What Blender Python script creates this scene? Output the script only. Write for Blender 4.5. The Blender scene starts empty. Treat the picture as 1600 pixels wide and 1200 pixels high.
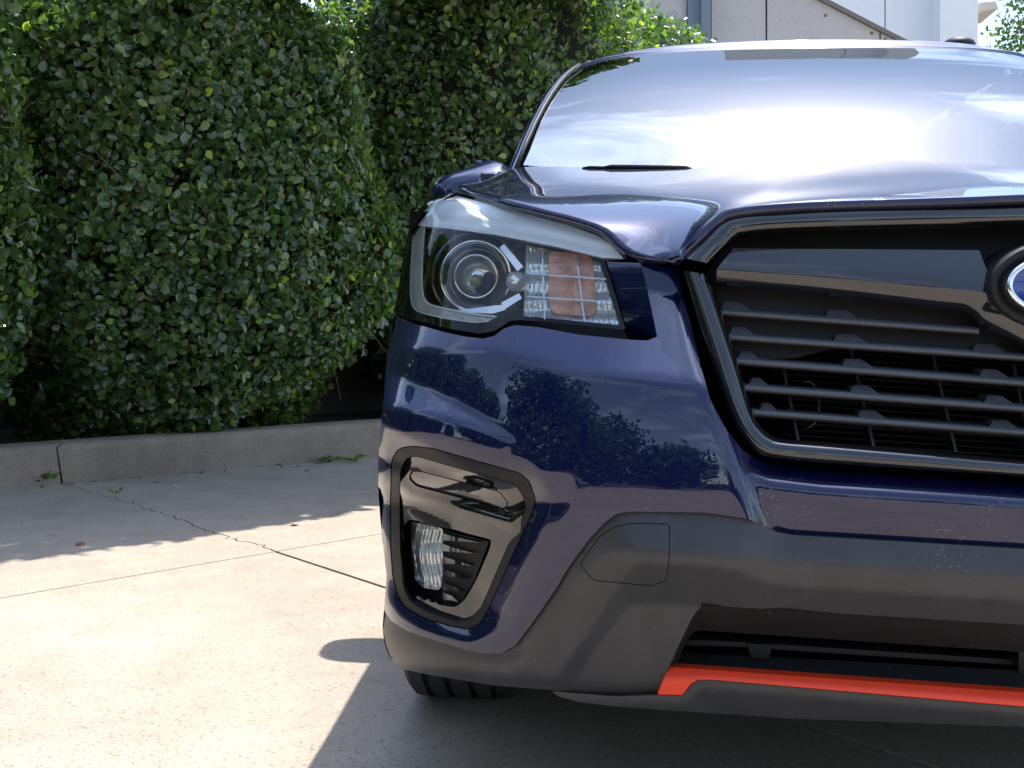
import bpy, bmesh, math, random
import numpy as np
from mathutils import Vector, Matrix
from mathutils.geometry import delaunay_2d_cdt
random.seed(7); RNG = np.random.default_rng(11)
scene = bpy.context.scene
COL = scene.collection

# ------------------------------------------------------------------ camera
CAM = np.array([-.5685, -1.3313, .7205]); FPX = 1744.7
PAN, PIT, ROL = .0774017, -.0369425, .0064965
_F = np.array([-math.sin(PAN)*math.cos(PIT), math.cos(PAN)*math.cos(PIT), math.sin(PIT)])
_R = np.array([math.cos(PAN), math.sin(PAN), 0.]); _U = np.cross(_R, _F)
_R2 = _R*math.cos(ROL)+_U*math.sin(ROL); _U2 = -_R*math.sin(ROL)+_U*math.cos(ROL)
cd = bpy.data.cameras.new('camera'); cam = bpy.data.objects.new('camera', cd); COL.objects.link(cam)
cd.sensor_width = 36; cd.lens = FPX/1600*36; cd.clip_start = .05; cd.clip_end = 2000
M = Matrix.Identity(4)
for i in range(3):
    M[i][0] = _R2[i]; M[i][1] = _U2[i]; M[i][2] = -_F[i]; M[i][3] = CAM[i]
cam.matrix_world = M; scene.camera = cam

# ------------------------------------------------------------------ sky, sun, exposure
SUN = Vector((.165, .325, .93)).normalized()
w = bpy.data.worlds.new('World'); scene.world = w; w.use_nodes = True
nt = w.node_tree; N = nt.nodes; L = nt.links
bg = N['Background']; bg.inputs['Strength'].default_value = .148
sky = N.new('ShaderNodeTexSky'); sky.sky_type = 'NISHITA'; sky.sun_disc = False
sky.sun_elevation = math.asin(SUN.z); sky.sun_rotation = math.atan2(SUN.x, SUN.y)
sky.air_density = 1.0; sky.dust_density = .5; sky.ozone_density = 1.2
tc = N.new('ShaderNodeTexCoord')
sep = N.new('ShaderNodeSeparateXYZ'); L.new(tc.outputs['Generated'], sep.inputs[0])
# project the view direction on a cloud layer overhead
mz = N.new('ShaderNodeMath'); mz.operation = 'MAXIMUM'; mz.inputs[1].default_value = .0; L.new(sep.outputs['Z'], mz.inputs[0])
az = N.new('ShaderNodeMath'); az.operation = 'ADD'; az.inputs[1].default_value = .16; L.new(mz.outputs[0], az.inputs[0])
dv = N.new('ShaderNodeVectorMath'); dv.operation = 'DIVIDE'
L.new(tc.outputs['Generated'], dv.inputs[0])
cb = N.new('ShaderNodeCombineXYZ'); [L.new(az.outputs[0], cb.inputs[k]) for k in range(3)]
L.new(cb.outputs[0], dv.inputs[1])
mp = N.new('ShaderNodeMapping'); mp.inputs['Scale'].default_value = (1.0, 1.9, 0.0); mp.inputs['Rotation'].default_value = (0, 0, .5)
mp.inputs['Location'].default_value = (3.1, 1.7, 0)
L.new(dv.outputs[0], mp.inputs[0])
nz = N.new('ShaderNodeTexNoise'); nz.inputs['Scale'].default_value = 1.15; nz.inputs['Detail'].default_value = 9; nz.inputs['Roughness'].default_value = .58; nz.inputs['Distortion'].default_value = .35
L.new(mp.outputs[0], nz.inputs['Vector'])
cr = N.new('ShaderNodeMapRange'); cr.inputs['From Min'].default_value = .47; cr.inputs['From Max'].default_value = .72; cr.inputs['To Min'].default_value = .14; cr.inputs['To Max'].default_value = .88; cr.interpolation_type = 'SMOOTHSTEP'
L.new(nz.outputs['Fac'], cr.inputs['Value'])
mx = N.new('ShaderNodeMix'); mx.data_type = 'RGBA'
L.new(cr.outputs[0], mx.inputs[0]); L.new(sky.outputs[0], mx.inputs[6])
scl = N.new('ShaderNodeMix'); scl.data_type = 'RGBA'; scl.blend_type = 'ADD'; scl.inputs[0].default_value = 1
br = N.new('ShaderNodeVectorMath'); br.operation = 'SCALE'; L.new(sky.outputs[0], br.inputs[0])
# thin cloud scatters sunlight forward, so it is brighter towards the sun
dt = N.new('ShaderNodeVectorMath'); dt.operation = 'DOT_PRODUCT'; L.new(tc.outputs['Generated'], dt.inputs[0]); dt.inputs[1].default_value = SUN
dm_ = N.new('ShaderNodeMath'); dm_.operation = 'MAXIMUM'; dm_.inputs[1].default_value = 0; L.new(dt.outputs['Value'], dm_.inputs[0])
pw_ = N.new('ShaderNodeMath'); pw_.operation = 'POWER'; pw_.inputs[1].default_value = 7; L.new(dm_.outputs[0], pw_.inputs[0])
ma_ = N.new('ShaderNodeMath'); ma_.operation = 'MULTIPLY_ADD'; ma_.inputs[1].default_value = 9; ma_.inputs[2].default_value = 1.6; L.new(pw_.outputs[0], ma_.inputs[0])
L.new(ma_.outputs[0], br.inputs['Scale'])
L.new(br.outputs[0], scl.inputs[6]); scl.inputs[7].default_value = (3.9, 3.8, 3.6, 1)
L.new(scl.outputs[2], mx.inputs[7]); L.new(mx.outputs[2], bg.inputs['Color'])

sl = bpy.data.lights.new('sun', 'SUN'); sl.energy = 4.7; sl.angle = math.radians(.53); sl.color = (1, .945, .87)
so = bpy.data.objects.new('sun', sl); COL.objects.link(so)
so.rotation_euler = (-SUN).to_track_quat('-Z', 'Y').to_euler()
so.location = (3, 8, 20)
vs = scene.view_settings; vs.view_transform = 'Standard'; vs.look = 'None'; vs.exposure = .76; vs.gamma = 1; vs.use_curve_mapping = False

# ------------------------------------------------------------------ materials
MATS = {}
def mat(name, base=(.5, .5, .5), rough=.5, metal=0., coat=0., coat_rough=.03, spec=.5, trans=0., ior=1.5, var=0., vscale=8., bump=0., bscale=60., emit=None, specks=0., speck_scale=160., speck_col=(.45,.43,.40), detail=5):
    m = bpy.data.materials.new(name); m.use_nodes = True
    n = m.node_tree.nodes; l = m.node_tree.links; b = n['Principled BSDF']
    b.inputs['Base Color'].default_value = (*base, 1); b.inputs['Roughness'].default_value = rough
    b.inputs['Metallic'].default_value = metal; b.inputs['Coat Weight'].default_value = coat; b.inputs['Coat Roughness'].default_value = coat_rough
    b.inputs['Specular IOR Level'].default_value = spec; b.inputs['Transmission Weight'].default_value = trans; b.inputs['IOR'].default_value = ior
    tcn = n.new('ShaderNodeTexCoord'); col = None
    if var:
        t = n.new('ShaderNodeTexNoise'); t.inputs['Scale'].default_value = vscale; t.inputs['Detail'].default_value = detail; t.inputs['Roughness'].default_value = .62
        l.new(tcn.outputs['Object'], t.inputs['Vector'])
        mr = n.new('ShaderNodeMapRange'); mr.inputs['From Min'].default_value = .3; mr.inputs['From Max'].default_value = .7
        mr.inputs['To Min'].default_value = 1-var; mr.inputs['To Max'].default_value = 1+var
        l.new(t.outputs['Fac'], mr.inputs['Value'])
        v = n.new('ShaderNodeVectorMath'); v.operation = 'SCALE'; v.inputs[0].default_value = base
        l.new(mr.outputs[0], v.inputs['Scale']); col = v.outputs[0]
    if specks:
        t = n.new('ShaderNodeTexVoronoi'); t.inputs['Scale'].default_value = speck_scale; t.inputs['Randomness'].default_value = 1
        l.new(tcn.outputs['Object'], t.inputs['Vector'])
        ns = n.new('ShaderNodeTexNoise'); ns.inputs['Scale'].default_value = 9; ns.inputs['Detail'].default_value = 3; l.new(tcn.outputs['Object'], ns.inputs['Vector'])
        sc = n.new('ShaderNodeSeparateColor'); l.new(t.outputs['Color'], sc.inputs[0])
        mu = n.new('ShaderNodeMath'); mu.operation = 'MULTIPLY'; l.new(sc.outputs[0], mu.inputs[0]); l.new(ns.outputs['Fac'], mu.inputs[1])
        th = n.new('ShaderNodeMapRange'); th.inputs['From Min'].default_value = .40; th.inputs['From Max'].default_value = .62; th.inputs['To Max'].default_value = .30
        l.new(mu.outputs[0], th.inputs['Value'])
        lt = n.new('ShaderNodeMath'); lt.operation = 'LESS_THAN'; l.new(t.outputs['Distance'], lt.inputs[0]); l.new(th.outputs[0], lt.inputs[1])
        ml = n.new('ShaderNodeMath'); ml.operation = 'MULTIPLY'; ml.inputs[1].default_value = specks; l.new(lt.outputs[0], ml.inputs[0])
        d = n.new('ShaderNodeBsdfDiffuse'); d.inputs[0].default_value = (*speck_col, 1)
        ms = n.new('ShaderNodeMixShader'); l.new(ml.outputs[0], ms.inputs[0]); l.new(b.outputs[0], ms.inputs[1]); l.new(d.outputs[0], ms.inputs[2])
        l.new(ms.outputs[0], n['Material Output'].inputs[0])
    if col is not None: l.new(col, b.inputs['Base Color'])
    if bump:
        t = n.new('ShaderNodeTexNoise'); t.inputs['Scale'].default_value = bscale; t.inputs['Detail'].default_value = 4
        l.new(tcn.outputs['Object'], t.inputs['Vector'])
        bp = n.new('ShaderNodeBump'); bp.inputs['Strength'].default_value = bump; bp.inputs['Distance'].default_value = .002
        l.new(t.outputs['Fac'], bp.inputs['Height']); l.new(bp.outputs[0], b.inputs['Normal'])
    if emit: b.inputs['Emission Color'].default_value = (*emit[:3], 1); b.inputs['Emission Strength'].default_value = emit[3]
    MATS[name] = m; return m
def thin_glass(name, tint=(.95, .97, .97), ior=1.5, rough=.0):
    m = bpy.data.materials.new(name); m.use_nodes = True; n = m.node_tree.nodes; l = m.node_tree.links
    n.remove(n['Principled BSDF'])
    t = n.new('ShaderNodeBsdfTransparent'); t.inputs[0].default_value = (*tint, 1)
    g = n.new('ShaderNodeBsdfGlossy'); g.inputs['Roughness'].default_value = rough
    fr = n.new('ShaderNodeFresnel'); fr.inputs['IOR'].default_value = ior
    ms = n.new('ShaderNodeMixShader'); l.new(fr.outputs[0], ms.inputs[0]); l.new(t.outputs[0], ms.inputs[1]); l.new(g.outputs[0], ms.inputs[2])
    l.new(ms.outputs[0], n['Material Output'].inputs[0]); MATS[name] = m; return m

mat('paint', (.0022, .0046, .040), .36, metal=.34, coat=1., coat_rough=.012, spec=.05, specks=.35, speck_scale=330)
MATS['paint'].node_tree.nodes['Principled BSDF'].inputs['Coat IOR'].default_value = 1.62
mat('gloss_black', (.006, .006, .007), .08, coat=.6, coat_rough=.02, specks=.2, speck_scale=380)
MATS['gloss_black'].node_tree.nodes['Principled BSDF'].inputs['Coat IOR'].default_value = 1.5; MATS['gloss_black'].node_tree.nodes['Principled BSDF'].inputs['Coat Weight'].default_value = 1.
mat('satin_black', (.011, .011, .012), .55, spec=.3, specks=.15, speck_scale=200)
mat('matte_black', (.012, .012, .013), .65)
mat('void_black', (.004, .004, .005), .9, spec=.1)
mat('cladding', (.034, .034, .036), .42, var=.16, vscale=30, bump=.10, bscale=900, specks=.25, speck_scale=330)
mat('bar_grey', (.062, .066, .075), .40, specks=.4, speck_scale=200)
mat('red', (.80, .050, .012), .42, specks=.15, speck_scale=300)
mat('chrome', (.80, .81, .83), .08, metal=1.)
mat('silver', (.75, .77, .78), .22, metal=.9)
mat('white_drl', (.95, .96, .96), .35, coat=.4)
mat('guide', (.50, .52, .52), .3, metal=.2, coat=.4)
mat('emblem_blue', (.01, .03, .22), .15, coat=1.)
mat('amber', (.95, .44, .26), .25, coat=.5, var=.3, vscale=55)
mat('prism', (.85, .87, .88), .12, metal=.55, coat=.5)
mat('lens_dark', (.03, .03, .035), .05, coat=1.)
mat('yellow_lens', (.35, .30, .10), .1, coat=1.)
thin_glass('clear_lens'); thin_glass('shield', (.22, .25, .25), 4.2)
mat('cabin', (.012, .012, .013), .8)
mat('rubber', (.022, .022, .023), .75, var=.25, vscale=14, bump=.2, bscale=200)
mat('alloy', (.25, .25, .26), .3, metal=.9)

# ------------------------------------------------------------------ helpers
def tag(o, label=None, cat=None, group=None, kind=None):
    if label: o['label'] = label
    if cat: o['category'] = cat
    if group: o['group'] = group
    if kind: o['kind'] = kind
    return o
def link_mesh(name, me, parent=None, m=None):
    o = bpy.data.objects.new(name, me); COL.objects.link(o)
    if parent: o.parent = parent
    if m: me.materials.append(MATS[m] if isinstance(m, str) else m)
    return o
def build(name, V, Fc, m, parent=None, smooth=True, weld=0.):
    me = bpy.data.meshes.new(name)
    me.from_pydata([tuple(map(float, v)) for v in V], [], [tuple(map(int, f)) for f in Fc]); 
    if weld:
        bm = bmesh.new(); bm.from_mesh(me); bmesh.ops.remove_doubles(bm, verts=[v for v in bm.verts if weld < 1.5e-5 or abs(v.co.x) < 1e-4], dist=weld); bm.to_mesh(me); bm.free()
    me.update()
    if smooth: me.polygons.foreach_set('use_smooth', [True]*len(me.polygons))
    return link_mesh(name, me, parent, m)
def empty(name, loc=(0, 0, 0)):
    o = bpy.data.objects.new(name, None); COL.objects.link(o); o.location = loc; o.empty_display_size = .1; return o

def rays(P):
    P = np.asarray(P, float)
    return _F + np.outer((P[:, 0]-800)/FPX, _R2) - np.outer((P[:, 1]-600)/FPX, _U2)
def at_y(px, py, y):
    r = rays([(px, py)])[0]; return CAM + r*((y-CAM[1])/r[1])
def at_z(px, py, z=0.):
    r = rays([(px, py)])[0]; return CAM + r*((z-CAM[2])/r[2])
# the car's nose: depth y of the front skin at lateral x and height z
WZ = [.182, .196, .221, .255, .287, .346, .419, .492, .553, .613, .679, .715, .773, .811, .86, .907, .937, .956, .97, .981]
WW = [.8898, .9071, .9161, .9198, .9183, .9163, .9228, .9262, .9254, .921, .9194, .9144, .9057, .902, .8982, .8928, .8854, .8703, .8471, .8197]
VZ = [.15, .22, .30, .36, .42, .46, .50, .54, .58, .62, .66, .70, .75, .80, .85, .90, .95, 1.0, 1.05]
VV = [.075, .050, .030, .020, .012, .006, .002, .002, .006, .0125, .0225, .036, .052, .070, .089, .113, .147, .20, .27]
_zz = np.linspace(.05, 1.1, 421)
def _smooth(a, b, s):
    t = np.interp(_zz, a, b); k = np.exp(-.5*(np.arange(-30, 31)/s)**2); k /= k.sum()
    return np.convolve(np.pad(t, 30, 'edge'), k, 'valid')
_VT = _smooth(VZ, VV, 9); _WT = _smooth(WZ, WW, 4)
def nose(x, z):
    W = np.interp(z, _zz, _WT); t = np.abs(x)/W
    return np.where(t < 1, .46*(1-np.sqrt(np.clip(1-np.clip(t, 0, 1)**2.5, 0, 1))), .46+(t-1)*30) + np.interp(z, _zz, _VT)
def on(P, off=0.):
    """photo pixels -> points on the nose skin moved back by off metres"""
    P = np.asarray(P, float).reshape(-1, 2); off = np.broadcast_to(np.asarray(off, float), (len(P),))
    r = rays(P); out = np.empty((len(P), 3)); ys = np.linspace(-.2, .95, 180)
    for s in range(0, len(P), 4000):
        rr = r[s:s+4000]; o = off[s:s+4000]
        t = (ys[None]-CAM[1])/rr[:, 1:2]
        g = ys[None]-nose(CAM[0]+t*rr[:, 0:1], CAM[2]+t*rr[:, 2:3])-o[:, None]
        hit = g >= 0; i = np.where(hit.any(1), hit.argmax(1), g.argmax(1)); i = np.clip(i, 1, len(ys)-1)
        lo = ys[i-1].copy(); hi = ys[i].copy()
        for _ in range(22):
            mid = (lo+hi)/2; tt = (mid-CAM[1])/rr[:, 1]
            gg = mid-nose(CAM[0]+tt*rr[:, 0], CAM[2]+tt*rr[:, 2])-o
            lo = np.where(gg < 0, mid, lo); hi = np.where(gg < 0, hi, mid)
        tt = (hi-CAM[1])/rr[:, 1]
        out[s:s+4000] = CAM + rr*tt[:, None]
    return out
def dens(poly, step, closed=True):
    poly = np.asarray(poly, float); q = []
    n = len(poly)
    for i in range(n if closed else n-1):
        a, b = poly[i], poly[(i+1) % n]; k = max(1, int(np.hypot(*(b-a)[:2])/step))
        for j in range(k): q.append(a+(b-a)*j/k)
    if not closed: q.append(poly[-1])
    return np.array(q)
def crom(pts, k=6, closed=False, sym=False):
    """Catmull-Rom through points (any dimension)"""
    p = np.asarray(pts, float); n = len(p); out = []
    rng_ = range(n if closed else n-1)
    for i in rng_:
        p0 = p[(i-1) % n] if closed or i > 0 else 2*p[0]-p[1]
        p1, p2 = p[i], p[(i+1) % n]
        p3 = p[(i+2) % n] if closed or i+2 < n else (p[-2]*np.array([-1, 1, 1]) if sym else 2*p[-1]-p[-2])
        for j in range(k):
            t = j/k
            out.append(.5*((2*p1)+(p2-p0)*t+(2*p0-5*p1+4*p2-p3)*t*t+(3*p1-p0-3*p2+p3)*t**3))
    if not closed: out.append(p[-1])
    return np.array(out)
def roundp(poly, r=5, k=3):
    """round the corners of a closed polygon"""
    p = np.asarray(poly, float); n = len(p); out = []
    for i in range(n):
        a, b, c = p[i-1], p[i], p[(i+1) % n]
        la, lc = np.hypot(*(a-b)), np.hypot(*(c-b)); ra = min(r, la*.45); rc = min(r, lc*.45)
        s, e = b+(a-b)/la*ra, b+(c-b)/lc*rc
        for j in range(k+1):
            t = j/k; out.append((1-t)**2*s+2*t*(1-t)*b+t*t*e)
    return np.array(out)
def inside(poly, P):
    x, y = P[:, 0], P[:, 1]; c = np.zeros(len(P), bool); n = len(poly)
    for i in range(n):
        x1, y1 = poly[i]; x2, y2 = poly[(i+1) % n]
        if y1 == y2: continue
        m_ = ((y1 > y) != (y2 > y)) & (x < (x2-x1)*(y-y1)/(y2-y1)+x1); c ^= m_
    return c
def pdist(poly, P, closed=False):
    poly = np.asarray(poly, float); d = np.full(len(P), 1e9); n = len(poly)
    for i in range(n if closed else n-1):
        a, b = poly[i], poly[(i+1) % n]; e = b-a; L2 = max(e@e, 1e-12)
        t = np.clip(((P-a)@e)/L2, 0, 1); d = np.minimum(d, np.hypot(*(P-a-t[:, None]*e).T))
    return d
def sdist(poly, P):
    """signed distance to an open polyline; positive on the right-hand side of travel in image space (below a left-to-right line)"""
    poly = np.asarray(poly, float); d = np.full(len(P), 1e9); s = np.ones(len(P)); n = len(poly)
    for i in range(n-1):
        a, b = poly[i], poly[i+1]; e = b-a; t = ((P-a)@e)/(e@e)
        tc_ = np.clip(t, 0 if i else -1e9, 1 if i < n-2 else 1e9)
        v = P-a-tc_[:, None]*e; q = np.hypot(*v.T); cr_ = e[0]*v[:, 1]-e[1]*v[:, 0]
        better = q < d-1e-9; d = np.where(better, q, d); s = np.where(better, np.sign(cr_), s)
    return d*s
def sp(x, r=6.):  # soft plus
    return r*np.logaddexp(0, np.clip(x/r, -40, 40)) if r else np.maximum(x, 0)
def sstep(x, a, b):
    t = np.clip((x-a)/(b-a), 0, 1); return t*t*(3-2*t)
def cdt(outer, holes, step, bstep=None):
    bstep = bstep or step
    loops = [dens(outer, bstep)]+[dens(h, bstep) for h in holes]
    mn, mxx = loops[0].min(0), loops[0].max(0)
    gx, gy = np.meshgrid(np.arange(mn[0]+step*.5, mxx[0], step), np.arange(mn[1]+step*.5, mxx[1], step))
    G = np.stack([gx.ravel(), gy.ravel()], 1)
    if len(G):
        ok = inside(loops[0], G)
        for h in loops[1:]: ok &= ~inside(h, G)
        G = G[ok]
        dd = np.full(len(G), 1e9)
        for lp in loops: dd = np.minimum(dd, pdist(lp, G, True))
        G = G[dd > step*.45]
    pts = np.concatenate(loops+[G]) if len(G) else np.concatenate(loops)
    ed = []; o = 0
    for lp in loops:
        n = len(lp); ed += [(o+i, o+(i+1) % n) for i in range(n)]; o += n
    r = delaunay_2d_cdt([Vector(p) for p in pts], ed, [], 0, 1e-6)
    P = np.array([tuple(v) for v in r[0]]); T = np.array([f for f in r[2] if len(f) == 3])
    c = P[T].mean(1); ok = inside(loops[0], c)
    for h in loops[1:]: ok &= ~inside(h, c)
    q = P[T]; ar = .5*np.abs((q[:, 1, 0]-q[:, 0, 0])*(q[:, 2, 1]-q[:, 0, 1])-(q[:, 1, 1]-q[:, 0, 1])*(q[:, 2, 0]-q[:, 0, 0]))
    lm_ = np.max([np.hypot(*(q[:, i]-q[:, (i+1) % 3]).T) for i in range(3)], axis=0)
    ok &= 2*ar/np.maximum(lm_, 1e-9) > .02*step   # no slivers along straight edges
    return P, T[ok]
def rim_faces(T):
    e = {}
    for t in T:
        for i in range(3):
            a, b = t[i], t[(i+1) % 3]; e[(a, b)] = 1
    return [(a, b) for (a, b) in e if (b, a) not in e]
def orient(V, T):
    """make faces look towards -y"""
    n = np.cross(V[T[:, 1]]-V[T[:, 0]], V[T[:, 2]]-V[T[:, 0]])
    if (n[:, 1]*1.0).sum() > 0: T = T[:, ::-1]
    return T
def sheet(name, outer, m, parent, off=0., holes=(), step=6, bstep=None, rim=.01, half=False, mirror=True, weld=0., post=None):
    """skin panel traced on the nose; off is metres or a function of the pixels. half: the mirrored half is joined to it. mirror: a mirrored sibling is made"""
    P, T = cdt(outer, holes, step, bstep)
    V = on(P, off(P) if callable(off) else off)
    if post is not None: V = post(V, P)
    if half: V[:, 0] = np.minimum(V[:, 0], 0)
    T = orient(V, T); F_ = [tuple(t) for t in T]; V = list(V)
    if rim:
        bd = rim_faces(T); mp_ = {}
        for a, b in bd:
            for q in (a, b):
                if q not in mp_:
                    mp_[q] = len(V); V.append(V[q]+np.array([0, rim, 0]))
        RF = [(b, a, mp_[a], mp_[b]) for a, b in bd if not (half and abs(V[a][0]) < 1e-4 and abs(V[b][0]) < 1e-4)]
        # split the rim off so that the edge shades crisply
        V2 = list(V); dup = {}
        for q in mp_: dup[q] = len(V2); V2.append(V[q])
        RF = [(dup[f[0]], dup[f[1]], f[2], f[3]) for f in RF]; V = V2; F_ = F_+RF
    V = np.array(V)
    if half:
        n = len(V); Vm = V.copy(); Vm[:, 0] *= -1
        F_ = F_+[tuple(q+n for q in f[::-1]) for f in F_]; V = np.concatenate([V, Vm])
        return build(name, V, F_, m, parent, weld=2e-5)
    o = build(name, V, F_, m, parent, weld=weld)
    if mirror: flip(o, parent)
    return o
def flip(o, parent):
    me = o.data.copy(); bm = bmesh.new(); bm.from_mesh(me)
    for v in bm.verts: v.co.x *= -1
    bmesh.ops.reverse_faces(bm, faces=bm.faces); bm.to_mesh(me); bm.free()
    c = bpy.data.objects.new(o.name.split('.')[0], me); COL.objects.link(c); c.parent = parent; return c
def P3(t):
    """(px,py,y) photo pixel at depth y, or a plain (x,y,z) point in metres"""
    if abs(t[0]) > 20: return at_y(*t[:3])
    return np.array(t, float)
def loft(name, rows, m, parent, k=8, kv=6, half=False, mirror=True, lin=False, solid=0.):
    """surface through rows of points; every row has the same number of points"""
    R_ = []
    for r in rows:
        p = np.array([P3(t) for t in r]); R_.append(dens(p, 1e9, False) if k == 1 else crom(p, k, sym=half and abs(p[-1][0]) < 1e-3))
    R_ = np.array(R_)
    if not lin: R_ = np.array([crom(R_[:, j], kv, sym=half and abs(R_[-1, j][0]) < 1e-3) for j in range(R_.shape[1])]).transpose(1, 0, 2)
    nv, nu = R_.shape[:2]; V = R_.reshape(-1, 3)
    if half: V[:, 0] = np.minimum(V[:, 0], 0)
    F_ = [(i*nu+j, i*nu+j+1, (i+1)*nu+j+1, (i+1)*nu+j) for i in range(nv-1) for j in range(nu-1)]
    if half:
        n = len(V); Vm = V.copy(); Vm[:, 0] *= -1
        F_ = F_+[tuple(q+n for q in f[::-1]) for f in F_]; V = np.concatenate([V, Vm])
    o = build(name, V, F_, m, parent, weld=2e-5 if half else 0)
    if solid:
        s = o.modifiers.new('thick', 'SOLIDIFY'); s.thickness = solid; s.offset = 0
    if mirror and not half:
        c = flip(o, parent)
        if solid: s = c.modifiers.new('thick', 'SOLIDIFY'); s.thickness = solid; s.offset = 0
    return o
def tube(name, pts, r, m, parent=None, seg=8, mirror=False, taper=None, flat=1.):
    p = np.asarray(pts, float); n = len(p); V = []; F_ = []
    for i in range(n):
        t = p[min(i+1, n-1)]-p[max(i-1, 0)]; t = t/np.linalg.norm(t)
        a = np.cross(t, [0, 0, 1.]); a = a if np.linalg.norm(a) > 1e-3 else np.cross(t, [1., 0, 0]); a /= np.linalg.norm(a); b = np.cross(a, t)
        rr = r*(taper[i] if taper is not None else 1)
        for j in range(seg):
            q = 2*math.pi*j/seg; V.append(p[i]+a*math.cos(q)*rr+b*math.sin(q)*rr*flat)
    for i in range(n-1):
        for j in range(seg): F_.append((i*seg+j, i*seg+(j+1) % seg, (i+1)*seg+(j+1) % seg, (i+1)*seg+j))
    F_.append(tuple(range(seg))[::-1]); F_.append(tuple((n-1)*seg+j for j in range(seg)))
    if name is None: return V, F_
    o = build(name, V, F_, m, parent)
    if mirror: flip(o, parent)
    return o
def lathe(name, prof, m, parent, origin, axis=(0, -1, 0), seg=40, mirror=False, sy=1.):
    """profile of (radius, height along axis)"""
    ax = Vector(axis).normalized(); q = Vector((0, 0, 1)).rotation_difference(ax); V = []; F_ = []
    n = len(prof)
    for i in range(seg):
        a = 2*math.pi*i/seg
        for r, h in prof: V.append(np.array(origin)+np.array(q @ Vector((r*math.cos(a), r*math.sin(a), h))))
    for i in range(seg):
        for j in range(n-1): F_.append((i*n+j, ((i+1) % seg)*n+j, ((i+1) % seg)*n+j+1, i*n+j+1))
    o = build(name, V, F_, m, parent, weld=1e-6)
    if mirror: flip(o, parent)
    return o
def box(name, c, s, m, parent=None, bevel=0., rotz=0.):
    bm = bmesh.new(); bmesh.ops.create_cube(bm, size=1)
    for v in bm.verts: v.co = Vector((v.co.x*s[0], v.co.y*s[1], v.co.z*s[2]))
    if bevel: bmesh.ops.bevel(bm, geom=bm.edges[:], offset=bevel, segments=2, affect='EDGES')
    bm.transform(Matrix.Translation(c) @ Matrix.Rotation(rotz, 4, 'Z'))
    me = bpy.data.meshes.new(name); bm.to_mesh(me); bm.free()
    return link_mesh(name, me, parent, m)

# ------------------------------------------------------------------ setting: ground, kerb, walls
def concrete(name, base, speck=.22, stain=.10, rough=.85, grain=260., spot=.72):
    m = bpy.data.materials.new(name); m.use_nodes = True; n = m.node_tree.nodes; l = m.node_tree.links; b = n['Principled BSDF']
    b.inputs['Roughness'].default_value = rough; b.inputs['Specular IOR Level'].default_value = .25
    t = n.new('ShaderNodeTexCoord')
    def noise(s, d, r=.6):
        q = n.new('ShaderNodeTexNoise'); q.inputs['Scale'].default_value = s; q.inputs['Detail'].default_value = d; q.inputs['Roughness'].default_value = r
        l.new(t.outputs['Object'], q.inputs['Vector']); return q
    def rng(src, a, b_, c, d):
        q = n.new('ShaderNodeMapRange'); q.inputs['From Min'].default_value = a; q.inputs['From Max'].default_value = b_; q.inputs['To Min'].default_value = c; q.inputs['To Max'].default_value = d
        l.new(src, q.inputs['Value']); return q.outputs[0]
    def mul(a, b_):
        q = n.new('ShaderNodeMath'); q.operation = 'MULTIPLY'; l.new(a, q.inputs[0]); l.new(b_, q.inputs[1]); return q.outputs[0]
    f = mul(rng(noise(1.3, 6).outputs['Fac'], .3, .7, 1-stain, 1+stain), rng(noise(7, 5).outputs['Fac'], .3, .7, 1-stain*.6, 1+stain*.6))
    f = mul(f, rng(noise(grain, 2, .5).outputs['Fac'], .25, .75, 1-speck, 1+speck))
    v = n.new('ShaderNodeTexVoronoi'); v.inputs['Scale'].default_value = grain*.55; l.new(t.outputs['Object'], v.inputs['Vector'])
    sc = n.new('ShaderNodeSeparateColor'); l.new(v.outputs['Color'], sc.inputs[0])
    f = mul(f, rng(sc.outputs[0], .86, .97, 1.0, .62))
    # small dark stains with their own outline
    st = noise(2.6, 7, .7); f = mul(f, rng(st.outputs['Fac'], .63, .74, 1.0, spot))
    vm = n.new('ShaderNodeVectorMath'); vm.operation = 'SCALE'; vm.inputs[0].default_value = base; l.new(f, vm.inputs['Scale'])
    l.new(vm.outputs[0], b.inputs['Base Color'])
    bp = n.new('ShaderNodeBump'); bp.inputs['Strength'].default_value = .35; bp.inputs['Distance'].default_value = .003
    l.new(noise(grain*.6, 4).outputs['Fac'], bp.inputs['Height']); l.new(bp.outputs[0], b.inputs['Normal'])
    MATS[name] = m; return m
concrete('slab_concrete', (.372, .316, .252), .26, .14, grain=380, spot=.62)
concrete('kerb_concrete', (.27, .22, .168), .14, .24, grain=420)
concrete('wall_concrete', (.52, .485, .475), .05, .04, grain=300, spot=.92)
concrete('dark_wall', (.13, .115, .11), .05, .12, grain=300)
concrete('joint_dirt', (.085, .075, .062), .3, .2)
mat('soil', (.04, .03, .022), .95, var=.5, vscale=25, bump=.6, bscale=60)
mat('bare_ground', (.30, .28, .255), .9, var=.2, vscale=.6)
mat('post_blue', (.16, .21, .26), .5, var=.06, vscale=3)
mat('white_stucco', (.74, .76, .80), .7, var=.03, vscale=4)
mat('coping', (.17, .14, .12), .6)
mat('lamp_beige', (.55, .50, .42), .5)

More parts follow.
